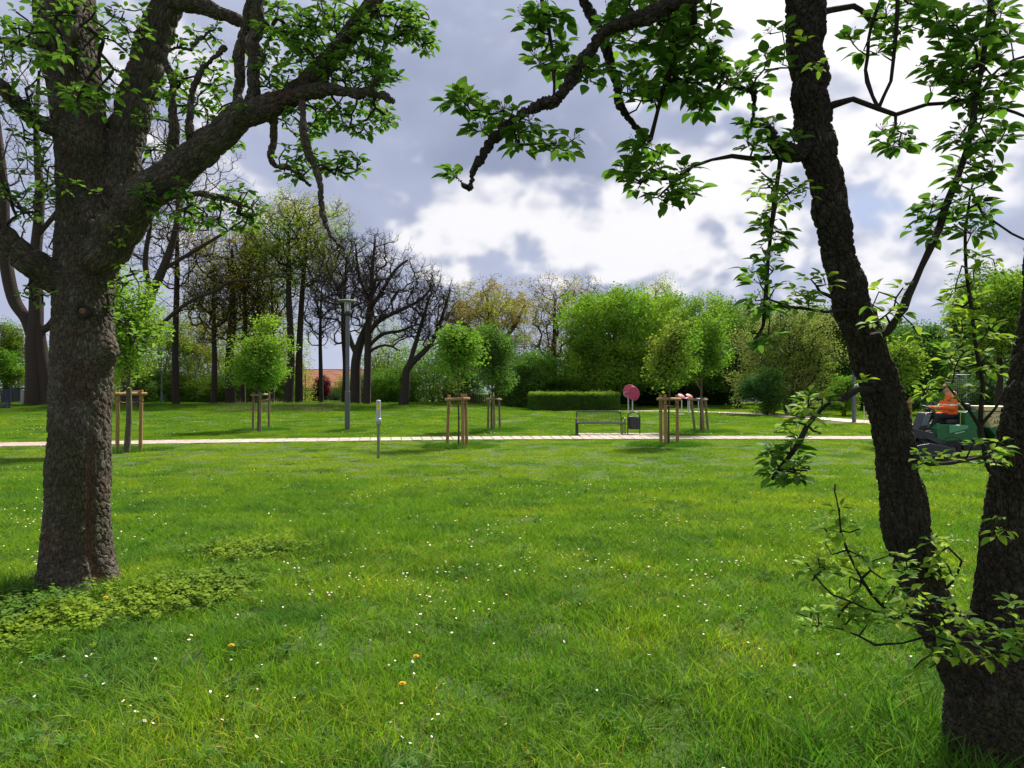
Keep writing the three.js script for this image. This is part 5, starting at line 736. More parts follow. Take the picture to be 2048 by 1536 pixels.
{ const d = 78, p = at(877.5, 806, d), g = thing('dog_waste_station', 'narrow dark waste dispenser with a white panel near the railing', 'bin', [p.x, H(p.x, -d), -d]); part('post', rod([0, 0, 0], [0, 1.25, 0], 0.04), anthracite, g); part('container', box(0.4, 0.55, 0.3, 0, 0.55, 0.15, 0.03), std([0.05, 0.06, 0.075], 0.5), g); part('dispenser', box(0.34, 0.5, 0.14, 0, 1.3, 0.08, 0.03), std([0.06, 0.07, 0.08], 0.5), g); part('white_panel', box(0.2, 0.16, 0.01, 0, 0.66, 0.306, 0.003), std([0.75, 0.77, 0.8], 0.6), g); }
{ // wooden railing of the little bridge
  const d = 70, a = at(934, HORIZON, d), g = thing('wooden_railing', 'dark wooden plank railing behind the reddish stakes', 'railing', [a.x, H(a.x, -d), -d]), m = [0, 1, 2].map((i) => std([0.075 + i * 0.012, 0.05 + i * 0.008, 0.035], 0.9, { map: woodTex })); setSeed(55);
  const w = 4.3; for (let i = 0; i < 24; i++) { const q = part('plank', box(0.14, 0.78 + rr(-0.02, 0.02), 0.03, -w / 2 + 0.09 + i * 0.18, 0.45, 0, 0.004), m[i % 3], g); q.rotation.z = rr(-0.01, 0.01); }
  part('handrail', box(w + 0.2, 0.07, 0.12, 0, 0.9, 0.02), m[0], g); part('lower_rail', box(w, 0.09, 0.05, 0, 0.2, -0.045), m[1], g); for (const x of [-w / 2, 0, w / 2]) part('post', box(0.11, 1.2, 0.11, x, 0.34, -0.13), m[0], g);
}
{ const d = 58, a = at(265, HORIZON, d), g = thing('garden_gate', 'small dark slatted gate seen between the left stakes', 'gate', [a.x, H(a.x, -d) + 0.02, -d]), m = std([0.16, 0.15, 0.13], 0.9, { map: woodTex }); for (let i = 0; i < 6; i++) part('slat', box(0.05, 0.72, 0.03, -0.34 + i * 0.136, 0.42, 0), m, g); for (const y of [0.1, 0.78]) part('rail', box(0.82, 0.09, 0.05, 0, y, -0.041), std([0.03, 0.028, 0.025], 0.9), g); for (const x of [-0.44, 0.44]) part('post', box(0.09, 1.1, 0.09, x, 0.3, -0.02), std([0.03, 0.028, 0.025], 0.9), g); }
{ const d = 68, a = at(1007, HORIZON, d), g = thing('notice_sign', 'small pale sign on a thin post left of the round hedge', 'sign', [a.x, H(a.x, -d), -d]); part('post', rod([0, -0.1, 0], [0, 1.7, 0], 0.035), galv, g); part('board', box(0.42, 0.36, 0.03, 0, 1.52, 0.052, 0.01), std([0.32, 0.36, 0.38], 0.6), g); part('notice', box(0.3, 0.2, 0.008, 0, 1.54, 0.072, 0.002), std([0.5, 0.54, 0.56], 0.6), g); }
{ // lamp pole with two small white notices at the right
  const d = 37.5, a = at(1708, HORIZON, d), g = lampPost('grey lamp pole carrying a small white notice left of the leaning pear stem', 1708, 845, 640); const s = g;
  const sheet = (draw) => { const cv = document.createElement('canvas'); cv.width = 64; cv.height = 96; const x = cv.getContext('2d'); x.fillStyle = '#eef3f6'; x.fillRect(0, 0, 64, 96); draw(x); const t = new THREE.CanvasTexture(cv); t.colorSpace = THREE.SRGBColorSpace; return std([1, 1, 1], 0.6, { map: t }); };
  const n1 = sheet((x) => { x.fillStyle = '#6c7f93'; x.beginPath(); x.arc(32, 32, 14, Math.PI, 0); x.fill(); x.fillStyle = '#41566e'; x.beginPath(); x.arc(32, 56, 13, 0, 7); x.fill(); x.fillRect(28, 66, 8, 18); }), n2 = sheet((x) => { x.fillStyle = '#a9b3a9'; x.fillRect(4, 18, 18, 18); x.fillStyle = '#8f90a5'; x.fillRect(26, 14, 30, 7); x.fillRect(24, 36, 28, 7); x.fillStyle = '#6e6d86'; x.fillRect(14, 62, 44, 7); });
  part('notice', new THREE.BoxGeometry(0.18, 0.27, 0.008).translate(0.05, 1.84, 0.13), n1, g, { label: 'white notice with a round blue symbol' });
  const g2 = thing('notice_sign', 'white printed notice on its own thin pole beside the lamp pole', 'sign', [a.x + 0.22, 0, -36.9]); part('pole', rod([0, -0.1, 0], [0, 1.86, 0], 0.022), galv, g2); part('notice', new THREE.BoxGeometry(0.21, 0.28, 0.008).translate(0, 1.75, 0.03), n2, g2);
}
// ---------------------------------------------------------------- exercise equipment
const steel = std([0.55, 0.56, 0.57], 0.4, { metalness: 0.5 }), red = std([0.5, 0.06, 0.13], 0.5);
function disc(parent, x, y, z, r, turn, tilt) { // a dished wheel with hand knobs
  const q = part('turning_disc', lathe([[0, 0.02], [r * 0.2, 0.025], [r * 0.8, 0.0], [r * 0.97, 0.012], [r, 0], [r * 0.97, -0.02], [r * 0.2, -0.01], [0, -0.01]], 36).rotateX(Math.PI / 2), red, parent); q.position.set(x, y, z); q.rotation.set(tilt, turn, 0);
  for (let k = 0; k < 3; k++) { const a = k / 3 * 6.283 + 0.9; part('knob', new THREE.SphereGeometry(0.035, 10, 8).translate(Math.cos(a) * r * 0.72, Math.sin(a) * r * 0.72, 0.045), std([0.15, 0.01, 0.03], 0.5), q); } return q;
}
{ const d = baseDepth(827), p = at(1265, 827, d), g = thing('shoulder_wheel', 'outdoor shoulder trainer with two big red discs behind the litter bin', 'exercise machine', [p.x, 0, -d]);
  part('post', rod([0, -0.1, 0], [0, 1.2, 0], 0.045, 0.045, 14), steel, g); part('post', rod([-0.24, -0.1, -0.3], [-0.24, 1.1, -0.3], 0.045, 0.045, 14), steel, g); part('crossbar', bar([[0, 1.15, 0], [0, 1.3, -0.05], [-0.12, 1.34, -0.15], [-0.24, 1.1, -0.3]], 0.04, 8), steel, g);
  disc(g, 0.07, 1.36, 0.08, 0.48, 0.45, -0.1); disc(g, -0.17, 1.5, -0.26, 0.48, -0.6, -0.1); part('handle', bar([[-0.28, 1.46, -0.3], [-0.52, 1.46, -0.3], [-0.54, 1.42, -0.3], [-0.54, 1.24, -0.3], [-0.5, 1.2, -0.3], [-0.28, 1.2, -0.3]], 0.022, 8), steel, g); part('base_plate', box(0.6, 0.03, 0.6, -0.1, 0.012, -0.15), steel, g); }
{ const d = baseDepth(829), p = at(1372, 829, d), g = thing('leg_trainer', 'row of steel bars with two small red seats behind the splayed stakes', 'exercise machine', [p.x, 0, -d]);
  for (const [x, z] of [[-0.52, 0], [-0.2, -0.35], [0.12, 0.05], [0.3, -0.3], [0.82, 0]]) part('post', rod([x, -0.1, z], [x, 0.95, z], 0.04, 0.04, 12), steel, g);
  part('hand_bar', bar([[-0.52, 0.9, 0], [-0.44, 1.04, 0], [0, 1.06, 0], [0.3, 1.06, -0.1], [0.36, 0.92, -0.1]], 0.03, 8), steel, g); part('hand_bar', bar([[0.6, 1.0, 0], [0.8, 1.04, 0], [0.96, 1.0, 0], [0.98, 0.88, 0]], 0.03, 8), steel, g);
  for (const [x, c] of [[-0.3, red], [0.22, std([0.5, 0.03, 0.05], 0.5)]]) { const q = part('seat', lathe([[0, 0.03], [0.22, 0.02], [0.27, -0.01], [0.24, -0.03], [0, -0.03]], 24).scale(1, 1, 0.8), c, g); q.position.set(x, 1.2, 0); q.rotation.set(0.75, 0, -0.35); }
  part('base_plate', box(1.7, 0.03, 0.7, 0.15, 0.012, -0.15), steel, g); }
// ---------------------------------------------------------------- left edge: fence, bins; right: mesh fence; houses
{ const d = 57, a = at(-12, HORIZON, d), g = thing('mesh_fence_panel', 'dark blue grid fence panel at the left edge', 'fence', [a.x, H(a.x, -d), -d]), m = std([0.018, 0.022, 0.045], 0.6);
  for (let i = 0; i < 16; i++) part('upright_slat', box(0.1, 1.42, 0.02, -1.1 + i * 0.15, 0.75, 0, 0.004), m, g); for (let j = 0; j < 7; j++) part('cross_wire', box(2.4, 0.03, 0.03, 0.02, 0.16 + j * 0.2, 0.03, 0.004), std([0.035, 0.04, 0.07], 0.6), g); for (const x of [-1.22, 1.24]) part('post', box(0.07, 1.6, 0.07, x, 0.75, -0.02), m, g); }
{ const d = 66, a = at(34, HORIZON, d), g = thing('skip_container', 'dark waste container behind the grid fence panel', 'container', [a.x, H(a.x, -d) - 0.02, -d]); part('tub', box(1.35, 1.3, 1.2, 0, 0.75, 0, 0.06), std([0.03, 0.032, 0.036], 0.6), g); part('lid', box(1.42, 0.1, 1.28, 0, 1.46, 0, 0.04), std([0.02, 0.021, 0.024], 0.6), g); for (const x of [-0.45, 0, 0.45]) part('rib', box(0.06, 1.0, 0.05, x, 0.75, 0.62), std([0.045, 0.047, 0.05], 0.6), g); }
{ const d = 62, a = at(49, HORIZON, d), g = thing('concrete_pillar', 'pale round pillar left of the twin-trunked oak', 'pillar', [a.x, H(a.x, -d) - 0.05, -d]); part('shaft', lathe([[0, 0], [0.28, 0], [0.26, 1.2], [0.22, 1.25], [0, 1.25]], 20), std([0.3, 0.27, 0.25], 0.9), g); part('cap', lathe([[0, 1.25], [0.29, 1.25], [0.29, 1.31], [0, 1.36]], 20), std([0.2, 0.19, 0.19], 0.9), g); }
{ const d = 78, a = at(86, HORIZON, d), g = thing('barrier_post', 'yellow topped barrier post seen between the twin trunks', 'post', [a.x, H(a.x, -d), -d]); part('post', box(0.26, 0.9, 0.08, 0, 0.45, 0), std([0.45, 0.46, 0.46], 0.7), g); part('yellow_cap', box(0.34, 0.3, 0.1, 0, 1.0, 0), std([0.8, 0.7, 0.01], 0.6), g); }
{ const d = 56, a = at(1925, HORIZON, d), g = thing('ball_fence', 'grey wire ball fence on slim posts behind the riding mower', 'fence', [a.x, 0, -d]); for (let i = 0; i < 5; i++) part('post', rod([-2.4 + i * 1.35, 0, 0], [-2.4 + i * 1.35, 2.75, 0], 0.035), galv, g); part('top_rail', rod([-2.5, 2.75, 0], [3.1, 2.75, 0], 0.035), galv, g); part('wire_mesh', meshPanel(5.5, 2.7, 0.16, 0.012).translate(-2.4, 0.02, 0.04), std([0.25, 0.26, 0.28], 0.6), g, { kind: 'stuff' }); }
{ const d = 60, a = at(1950, HORIZON, d), g = thing('equipment_shed', 'low grey shed behind the wire ball fence', 'shed', [a.x, 0, -d - 3]); for (let i = 0; i < 14; i++) part('cladding_board', box(0.4, 2.9, 0.06, -2.8 + i * 0.42, 1.45, 1.5), std([0.12, 0.12, 0.135], 0.9, { map: woodTex }), g); part('wall', box(6, 2.85, 2.9, 0, 1.43, 0, 0.01), std([0.14, 0.14, 0.15], 0.9), g); part('roof', box(6.5, 0.12, 3.6, 0, 2.98, 0), std([0.08, 0.08, 0.085], 0.9), g); }
{ // the red-roofed house
  const d = 98, k = d / FOCAL, a = at(655, HORIZON, d), g = thing('house', 'low house with red tiled roof and pale walls behind the bare oaks', 'house', [a.x, 0, -d]), wall = std([0.62, 0.6, 0.56], 0.9); setSeed(66);
  part('wall', box(9.5, 2.2, 6, 0, 1.1, -2.6, 0.01), wall, g);
  const tm = [0, 1, 2, 3].map((i) => std([0.25 + i * 0.03, 0.098 + i * 0.012, 0.055 + i * 0.006], 0.9)), tg = box(0.43, 0.05, 0.46, 0, 0, 0, 0.012); // roof in courses of tiles: the front slope
  const roof = part('roof', (() => { const s = new THREE.Shape([[-3.9, 0], [3.9, 0], [0, 2.45]].map((q) => new THREE.Vector2(...q))); return new THREE.ExtrudeGeometry(s, { depth: 10.4, bevelEnabled: false }).rotateY(Math.PI / 2).translate(-5.2, 1.85, -2.6); })(), std([0.28, 0.1, 0.055], 0.9), g), slope = Math.atan2(2.45, 3.9);
  for (let r = 0; r < 11; r++) for (let c = 0; c < 24; c++) { const q = part('roof_tile', tg, tm[Math.floor(rnd() * 4)], roof), t = (r + 0.5) / 11 * 4.6; q.position.set(-5.0 + c * 0.435 + (r % 2) * 0.1, 1.85 + Math.sin(slope) * t + 0.05, -2.6 + 3.9 - Math.cos(slope) * t + 0.02); q.rotation.x = slope - 0.05; }
  part('ridge', bar([[-5.2, 4.34, -2.6], [5.2, 4.34, -2.6]], 0.1, 8), tm[0], g); part('gutter', rod([-5.2, 1.86, 1.36], [5.2, 1.86, 1.36], 0.07), std([0.1, 0.1, 0.1], 0.6), g);
  for (const x of [-2.6, 0.2, 2.7]) { const f = part('window', box(1.1, 1.1, 0.08, x, 1.15, 0.43), std([0.6, 0.6, 0.58], 0.7), g); part('pane', box(0.92, 0.92, 0.02, x, 1.15, 0.481, 0.002), std([0.03, 0.04, 0.05], 0.1), f); part('glazing_bar', box(0.05, 0.92, 0.02, x, 1.15, 0.502, 0.002), std([0.6, 0.6, 0.58], 0.7), f); }
  const dr = part('door', box(0.95, 1.95, 0.08, 4.0, 0.98, 0.43), std([0.1, 0.06, 0.035], 0.7), g); part('handle', box(0.04, 0.14, 0.05, 3.65, 1.0, 0.49), galv, dr);
}
{ const d = 96, a = at(1462, HORIZON, d), g = thing('house', 'pale house glimpsed between the dark evergreen and green trees', 'house', [a.x, 0, -d]), w = std([0.68, 0.64, 0.6], 0.9); part('wall', box(6, 3.2, 5, 0, 1.6, 0, 0.01), w, g); part('roof', new THREE.CylinderGeometry(0.02, 4.4, 2.2, 4, 1).rotateY(Math.PI / 4).scale(1.1, 1, 0.9).translate(0, 4.28, 0), std([0.2, 0.1, 0.075], 0.9), g); for (const x of [-1.6, 1.2]) { const f = part('window', box(1.2, 1.1, 0.08, x, 1.7, 2.53), std([0.7, 0.7, 0.7], 0.6), g); part('pane', box(1, 0.9, 0.02, x, 1.7, 2.582, 0.002), std([0.03, 0.04, 0.05], 0.1), f); } }
shrub(612, 786, 40, 86, 21, 'low clipped dark bush left in front of the house', DARK, MOSS, { low: 812 }); shrub(668, 787, 26, 86, 22, 'low dark bush right in front of the house', DARK, MOSS, { low: 812 });
// ---------------------------------------------------------------- ride-on mower with its driver, facing left
{
  const d = 16.9, p = at(1825, 920, d), S = d / FOCAL, g = thing('riding_mower', 'green and black ride-on mower with cream grass hopper driving left', 'mower', [p.x, 0, -d - 0.5]);
  // local x runs to the right (rearwards), px from the nose
  const X = (px) => (px - 1825) * S, Y = (row) => (920 - row) * S, black = std([0.014, 0.015, 0.019], 0.45), plastic = std([0.022, 0.025, 0.034], 0.45), green = std([0.012, 0.12, 0.035], 0.35), pale = std([0.09, 0.30, 0.15], 0.4), cream = std([0.62, 0.53, 0.29], 0.6), rubber = std([0.018, 0.018, 0.018], 0.9), chrome = std([0.5, 0.5, 0.5], 0.3, { metalness: 0.8 });
  const prism = (pts, depth, z0) => { const s = new THREE.Shape(pts.map(([a, b]) => new THREE.Vector2(X(a), Y(b)))); return new THREE.ExtrudeGeometry(s, { depth: depth - 0.03, bevelEnabled: true, bevelThickness: 0.015, bevelSize: 0.012, bevelSegments: 2 }).translate(0, 0, z0 + 0.015); };
  part('cutting_deck', prism([[1826, 891], [1850, 887], [1884, 892], [1902, 903], [1902, 915], [1880, 917], [1826, 912]], 1.35, -0.68), plastic, g);
  part('deck_skirt', prism([[1824, 908], [1895, 914], [1895, 918], [1824, 915]], 1.4, -0.7), rubber, g);
  part('deck_edge', prism([[1852, 886], [1884, 891.5], [1902, 902], [1884, 893], [1852, 888]], 1.36, -0.685), std([0.06, 0.065, 0.075], 0.4), g);
  part('chassis', prism([[1838, 876], [1880, 884], [1935, 880], [2060, 880], [2060, 898], [1935, 902], [1890, 893], [1850, 884]], 0.7, -0.35), black, g);
  part('skirt_panel', prism([[1850, 874], [1876, 878], [1906, 884], [1940, 876], [1944, 888], [1905, 893], [1876, 886]], 0.9, -0.45), std([0.035, 0.04, 0.055], 0.4), g);
  part('foot_deck', prism([[1822, 866], [1830, 857], [1850, 864], [1880, 868], [1880, 880], [1846, 878], [1824, 872]], 0.86, -0.43), plastic, g);
  part('side_panel', prism([[1877, 858], [1884, 850], [1940, 850.5], [1952, 846], [1958, 880], [1930, 879], [1896, 882], [1877, 878]], 0.92, -0.46), green, g);
  part('pale_panel', prism([[1900, 851.5], [1936, 852], [1936, 857], [1900, 866]], 0.012 + 0.03, 0.452), pale, g, { label: 'pale green slanted decal on the side panel' });
  part('rear_cowl', prism([[1934, 826], [1944, 822], [1962, 824], [1966, 858], [1936, 862]], 0.86, -0.43), green, g);
  for (const [x, y] of [[1947, 828], [1946, 838]]) part('rivet', new THREE.SphereGeometry(0.011, 8, 6).translate(X(x), Y(y), 0.432), chrome, g);
  part('hopper', prism([[1962, 813], [2100, 815], [2100, 834], [1979, 854]], 1.16, -0.58), cream, g); part('hopper_seam', prism([[1964, 822], [2098, 823], [2098, 823.8], [1964, 822.8]], 1.176, -0.588), std([0.1, 0.085, 0.05], 0.8), g);
  part('lower_hopper', prism([[1976, 856], [2100, 836], [2100, 866], [2000, 890], [1990, 872]], 1.1, -0.55), green, g);
  part('chute', prism([[1955, 862], [1972, 858], [1992, 880], [1984, 892], [1962, 884]], 0.5, -0.25), black, g);
  part('steering_console', prism([[1834, 858], [1846, 828], [1858, 826], [1854, 840], [1846, 862]], 0.34, -0.17).translate(0.24, 0, 0), plastic, g); part('console_cover', prism([[1838, 852], [1846, 831], [1856, 831], [1848, 852]], 0.2, 0.0).translate(0.235, 0, 0), std([0.11, 0.12, 0.15], 0.45), g);
  const wheelG = (r, w) => lathe([[r * 0.45, -w / 2], [r * 0.9, -w / 2], [r, -w * 0.32], [r, w * 0.32], [r * 0.9, w / 2], [r * 0.45, w / 2]], 32).rotateX(Math.PI / 2);
  for (const [px, r, w, z] of [[1906, 0.235, 0.2, 0.36], [1906, 0.235, 0.2, -0.36], [2050, 0.2, 0.18, 0.34], [2050, 0.2, 0.18, -0.34]]) { const q = part('wheel', wheelG(r, w), rubber, g); q.position.set(X(px), r, z); part('rim', lathe([[0, -0.03], [r * 0.2, -0.03], [r * 0.47, 0.03], [r * 0.47, 0.06], [r * 0.2, 0.02], [0, 0.02]], 24).rotateX(Math.PI / 2), std([0.2, 0.2, 0.2], 0.5), q); for (let k = 0; k < 14; k++) part('tread_lug', box(0.03, 0.018, w * 0.9, 0, r, 0, 0.004).rotateZ(k / 14 * 6.283), rubber, q); }
  part('wheel_arch', new THREE.TorusGeometry(0.29, 0.035, 8, 24, Math.PI).scale(1, 1, 3.2).translate(X(1906), 0.235, 0.36), black, g);
  for (const z of [0.24, -0.24]) { const h = part('headlight', new THREE.SphereGeometry(0.055, 16, 10).scale(0.7, 0.8, 1.1).translate(X(1825), Y(867), z), std([0.75, 0.78, 0.78], 0.15), g); part('bezel', new THREE.TorusGeometry(0.06, 0.01, 6, 20).rotateY(Math.PI / 2).translate(X(1825.5), Y(867), z), chrome, h); }
  const sw = part('steering_wheel', new THREE.TorusGeometry(0.17, 0.017, 8, 28).rotateX(Math.PI / 2 - 0.0), black, g); sw.position.set(X(1855) + 0.28, Y(819), 0); sw.rotation.z = -0.5; part('spoke', [rod([-0.16, 0, 0], [0.16, 0, 0], 0.013), rod([0, 0, -0.16], [0, 0, 0.16], 0.013), rod([0, 0, 0], [0, -0.14, 0], 0.03)], black, sw); part('hub', new THREE.SphereGeometry(0.06, 14, 8).scale(1, 0.5, 1).translate(0, 0.015, 0), std([0.6, 0.5, 0.28], 0.6), sw);
  part('seat', [box(0.5, 0.13, 0.5, X(1903) + 0.28, Y(845), 0, 0.05)], black, g); part('backrest', box(0.13, 0.5, 0.48, X(1929) + 0.26, Y(829), 0, 0.05).rotateZ(0), black, g);
  part('roll_post', bar([[X(1937), Y(858), -0.34], [X(1938), Y(830), -0.34], [X(1928), Y(800), -0.3]], 0.025, 8), std([0.3, 0.27, 0.07], 0.6), g); part('lever', rod([X(1931), Y(850), 0.3], [X(1932), Y(826), 0.3], 0.012), std([0.4, 0.36, 0.1], 0.6), g);
  part('beacon_stand', rod([X(1913) + 0.45, Y(812), -0.36], [X(1913) + 0.45, Y(790), -0.36], 0.018), black, g); part('stand_arm', rod([X(1913) + 0.45, Y(812), -0.36], [X(1937) + 0.2, Y(828), -0.36], 0.018), black, g); part('beacon', lathe([[0, 0], [0.06, 0], [0.062, 0.03], [0.055, 0.085], [0, 0.095]], 18).translate(X(1913) + 0.45, Y(791), -0.36), std([0.55, 0.16, 0.05], 0.3), g, { label: 'orange warning beacon' });
  // lettering
  const sign = (w, h, draw) => { const cv = document.createElement('canvas'); cv.width = w; cv.height = h; const x = cv.getContext('2d'); draw(x); const t = new THREE.CanvasTexture(cv); t.colorSpace = THREE.SRGBColorSpace; return t; };
  const t1 = sign(512, 256, (x) => { x.fillStyle = '#d2c487'; x.fillRect(0, 0, 512, 256); x.save(); x.translate(34, 128); x.rotate(-0.17); x.fillStyle = '#2a2f3a'; x.font = '54px sans-serif'; x.fillText('Lengerich', 52, 0); x.font = 'bold 60px sans-serif'; x.fillStyle = '#111111'; x.fillText('AMAZONE', 40, 62); x.fillStyle = '#2b3350'; x.beginPath(); x.arc(20, -12, 25, 0, 7); x.fill(); x.fillStyle = '#e3c531'; x.beginPath(); x.arc(24, -10, 14, 0, 7); x.fill(); x.fillStyle = '#2a2f3a'; x.fillRect(54, -56, 90, 5); x.restore(); });
  const face = new THREE.ShapeGeometry(new THREE.Shape([[1969, 824.5], [2058, 825.5], [2058, 839.5], [1981, 852.5]].map(([a, b]) => new THREE.Vector2(X(a), Y(b))))), fp = face.attributes.position, fu = face.attributes.uv; for (let i = 0; i < fp.count; i++) fu.setXY(i, (fp.getX(i) - X(1966)) / (X(2058) - X(1966)), 1 - (Y(816) - fp.getY(i)) / (Y(816) - Y(862)));
  part('hopper_lettering', face.translate(0, 0, 0.594), std([1, 1, 1], 0.6, { map: t1 }), g);
  const word = (text) => sign(256, 48, (x) => { x.fillStyle = '#0f5a2a'; x.fillRect(0, 0, 256, 48); x.fillStyle = '#eef6ee'; x.font = 'italic bold 42px sans-serif'; x.fillText(text, 4, 38); });
  const wl = part('panel_lettering', new THREE.PlaneGeometry(0.29, 0.05), std([1, 1, 1], 0.5, { map: word('SmartLine') }), g); wl.position.set(X(1922.5), Y(864.5), 0.466); wl.rotation.z = 0.22;
  const w2 = part('lower_lettering', new THREE.PlaneGeometry(0.32, 0.05), std([1, 1, 1], 0.5, { map: word('SmartLine') }), g); w2.position.set(X(2001), Y(855.5), 0.556); w2.rotation.z = 0.2;

  // the driver: one body grown round a skeleton, clothes as colours of the same skin
  const o = thing('person', 'driver in orange work jacket and dark trousers seated on the ride-on mower', 'person', [p.x + X(1903) + 0.28, Y(838), -d - 0.5]);
  const bones = []; const bone = (a, b, r1, r2) => bones.push([V(...a), V(...b), r1, r2]);
  bone([0, 0.08, 0], [-0.02, 0.3, 0], 0.155, 0.15); bone([-0.02, 0.3, 0], [-0.03, 0.48, 0], 0.15, 0.14); bone([-0.03, 0.46, -0.14], [-0.03, 0.46, 0.14], 0.08, 0.08); bone([-0.03, 0.5, 0], [-0.05, 0.6, 0], 0.058, 0.052);
  for (const s of [-1, 1]) { bone([0.0, 0.08, 0.1 * s], [-0.4, 0.06, 0.15 * s], 0.095, 0.07); bone([-0.4, 0.06, 0.15 * s], [-0.58, -0.3, 0.15 * s], 0.065, 0.042); bone([-0.58, -0.32, 0.15 * s], [-0.76, -0.36, 0.16 * s], 0.05, 0.04); bone([-0.03, 0.45, 0.2 * s], [-0.12, 0.24, 0.26 * s], 0.06, 0.05); bone([-0.12, 0.24, 0.26 * s], [-0.37, 0.25, 0.16 * s], 0.05, 0.036); }
  const field = (bs, k) => (x, y, z) => { let acc = 0; for (const [a, b, r1, r2] of bs) { const bx = b.x - a.x, by = b.y - a.y, bz = b.z - a.z, t = clamp(((x - a.x) * bx + (y - a.y) * by + (z - a.z) * bz) / (bx * bx + by * by + bz * bz + 1e-9), 0, 1), dd = Math.hypot(x - a.x - bx * t, y - a.y - by * t, z - a.z - bz * t) - mix(r1, r2, t); acc += Math.exp(-dd * k); } return -Math.log(acc) / k; };
  function skin(bs, c, half, res, k) { const mc = new MarchingCubes(res, new THREE.MeshStandardMaterial(), false, false, 60000), f = field(bs, k); mc.isolation = 0; for (let z = 0; z < res; z++) for (let y = 0; y < res; y++) for (let x = 0; x < res; x++) { const q = (i) => (i - res / 2) / (res / 2) * half; mc.field[x + y * res + z * res * res] = -f(c[0] + q(x), c[1] + q(y), c[2] + q(z)); } mc.update(); const n = mc.count, pa = mc.positionArray.slice(0, n * 3), na = mc.normalArray.slice(0, n * 3); for (let i = 0; i < n; i++) for (let k2 = 0; k2 < 3; k2++) pa[i * 3 + k2] = c[k2] + pa[i * 3 + k2] * half; const gg = new THREE.BufferGeometry(); gg.setAttribute('position', new THREE.BufferAttribute(pa, 3)); gg.setAttribute('normal', new THREE.BufferAttribute(na, 3)); return gg; }
  const body = skin(bones, [-0.32, 0.12, 0], 0.62, 84, 40), parts = [body];
  for (const s of [-1, 1]) { const h = [], w = V(-0.37, 0.25, 0.16 * s), hb = (a, b, r1, r2) => h.push([V(...a).add(w), V(...b).add(w), r1, r2]); hb([0.02, 0, 0], [-0.05, 0.01, -0.01 * s], 0.032, 0.034); for (let f = 0; f < 4; f++) { const z = (f - 1.5) * 0.021, e = 0.012 * Math.abs(f - 1.3); hb([-0.055, 0.012, z], [-0.095 + e, 0.02, z], 0.0105, 0.0095); hb([-0.095 + e, 0.02, z], [-0.108 + e, -0.012, z], 0.0095, 0.009); hb([-0.108 + e, -0.012, z], [-0.085 + e, -0.028, z], 0.009, 0.008); } hb([-0.025, 0, -0.03 * s], [-0.06, -0.012, -0.05 * s], 0.012, 0.0105); hb([-0.06, -0.012, -0.05 * s], [-0.088, -0.022, -0.04 * s], 0.0105, 0.009); parts.push(skin(h, [w.x - 0.05, w.y, w.z], 0.085, 52, 220)); }
  const hd = [], H0 = V(-0.07, 0.72, 0), hh = (a, b, r1, r2) => hd.push([V(...a).add(H0), V(...b).add(H0), r1, r2]); hh([0.015, 0.03, 0], [-0.01, 0.03, 0], 0.088, 0.085); hh([-0.03, -0.05, 0], [-0.06, -0.07, 0], 0.055, 0.04); hh([-0.09, 0.005, 0], [-0.115, -0.02, 0], 0.012, 0.014); for (const s of [-1, 1]) { hh([0.0, 0.0, 0.082 * s], [0.004, 0.035, 0.09 * s], 0.012, 0.015); hh([-0.085, 0.035, 0.035 * s], [-0.088, 0.033, 0.02 * s], 0.012, 0.012); } hh([-0.09, -0.045, 0.02], [-0.09, -0.045, -0.02], 0.012, 0.012); hh([0, -0.06, 0], [0.015, -0.14, 0], 0.056, 0.056); parts.push(skin(hd, [H0.x, H0.y - 0.02, 0], 0.17, 64, 70));
  const merged = mergeGeometries(parts), pp = merged.attributes.position, cc = new Float32Array(pp.count * 3);
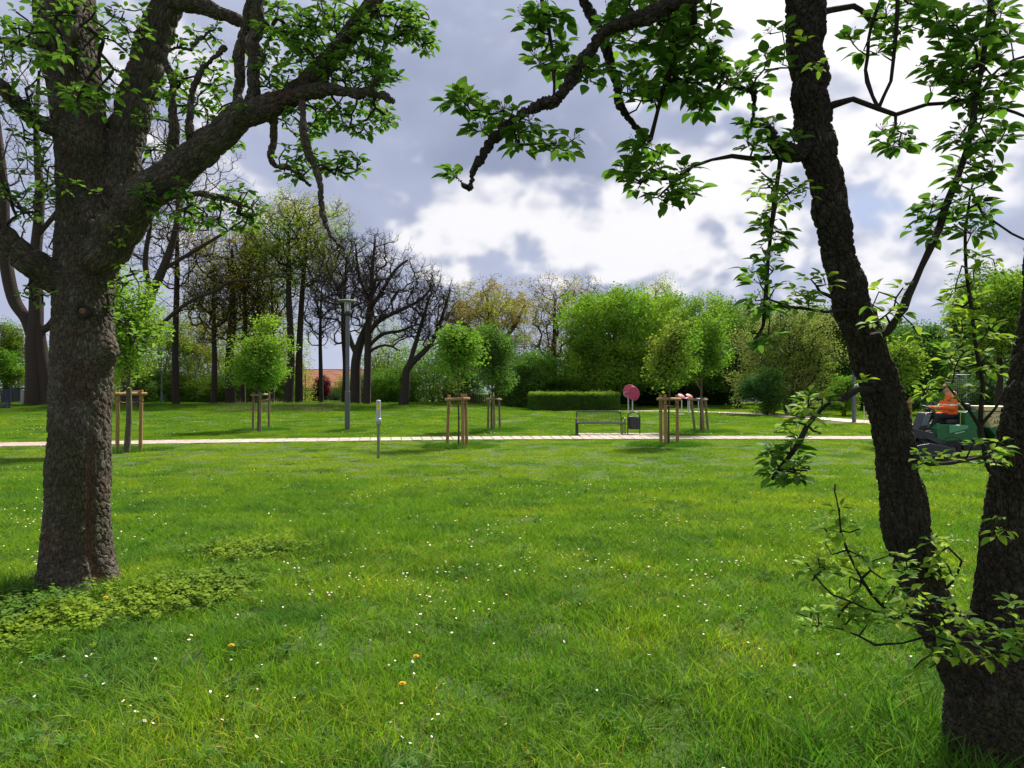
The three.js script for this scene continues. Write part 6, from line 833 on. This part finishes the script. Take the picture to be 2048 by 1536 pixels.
  for (let i = 0; i < pp.count; i++) { const x = pp.getX(i), y = pp.getY(i), z = pp.getZ(i); let c = [0.75, 0.12, 0.012]; if (y > 0.55 || (x < -0.365 && y > 0.15)) c = [0.46, 0.25, 0.17]; else if (y < 0.13 && !(x > -0.2 && y > 0.1)) c = y < -0.27 ? (x < -0.54 && y < -0.3 ? [0.02, 0.02, 0.02] : [0.46, 0.27, 0.2]) : [0.016, 0.018, 0.026]; if (y > 0.3 && y < 0.34 && x > -0.2) c = [0.72, 0.7, 0.6]; cc.set(c, i * 3); }
  merged.setAttribute('color', new THREE.BufferAttribute(cc, 3)); part('body', merged, std([1, 1, 1], 0.85, { vertexColors: true }), o);
  part('hair', (() => { const gg = new THREE.SphereGeometry(0.1, 24, 16, 0, 6.283, 0, 1.75).scale(1, 0.98, 0.94).rotateZ(-0.5).translate(H0.x + 0.008, H0.y + 0.032, 0), q = gg.attributes.position; for (let i = 0; i < q.count; i++) { const n = fbm(q.getX(i) * 60, q.getY(i) * 60, q.getZ(i) * 60, 2) * 0.012; q.setY(i, q.getY(i) + n); } gg.computeVertexNormals(); return gg; })(), std([0.05, 0.035, 0.025], 0.9), o);
  for (const s of [-1, 1]) part('eye', new THREE.SphereGeometry(0.0105, 10, 8).translate(H0.x - 0.092, H0.y + 0.015, 0.032 * s), std([0.5, 0.48, 0.46], 0.3), o);
}
dandelion(465, 1330, 'yellow dandelion left of the middle in the foreground grass'); dandelion(806, 1409, 'yellow dandelion nearest to the camera near the bottom centre'); dandelion(833, 1346, 'half open dandelion just above the nearest one'); dandelion(214, 1229, 'yellow dandelion below the foot of the left pear tree');
{ const d = baseDepth(1412), p = at(341, 1412, d), g = thing('fallen_leaf', 'curled brown fallen leaf in the grass at the lower left', 'leaf', [p.x, H(p.x, -d) + 0.05, -d], 0.6); part('blade', leafGeometry(0.7, 0.35, 0.5, 0.3).scale(0.03, 0.03, 0.03), leafMat([0.36, 0.17, 0.08]), g); }
growGrass();
renderer.render(scene, camera);
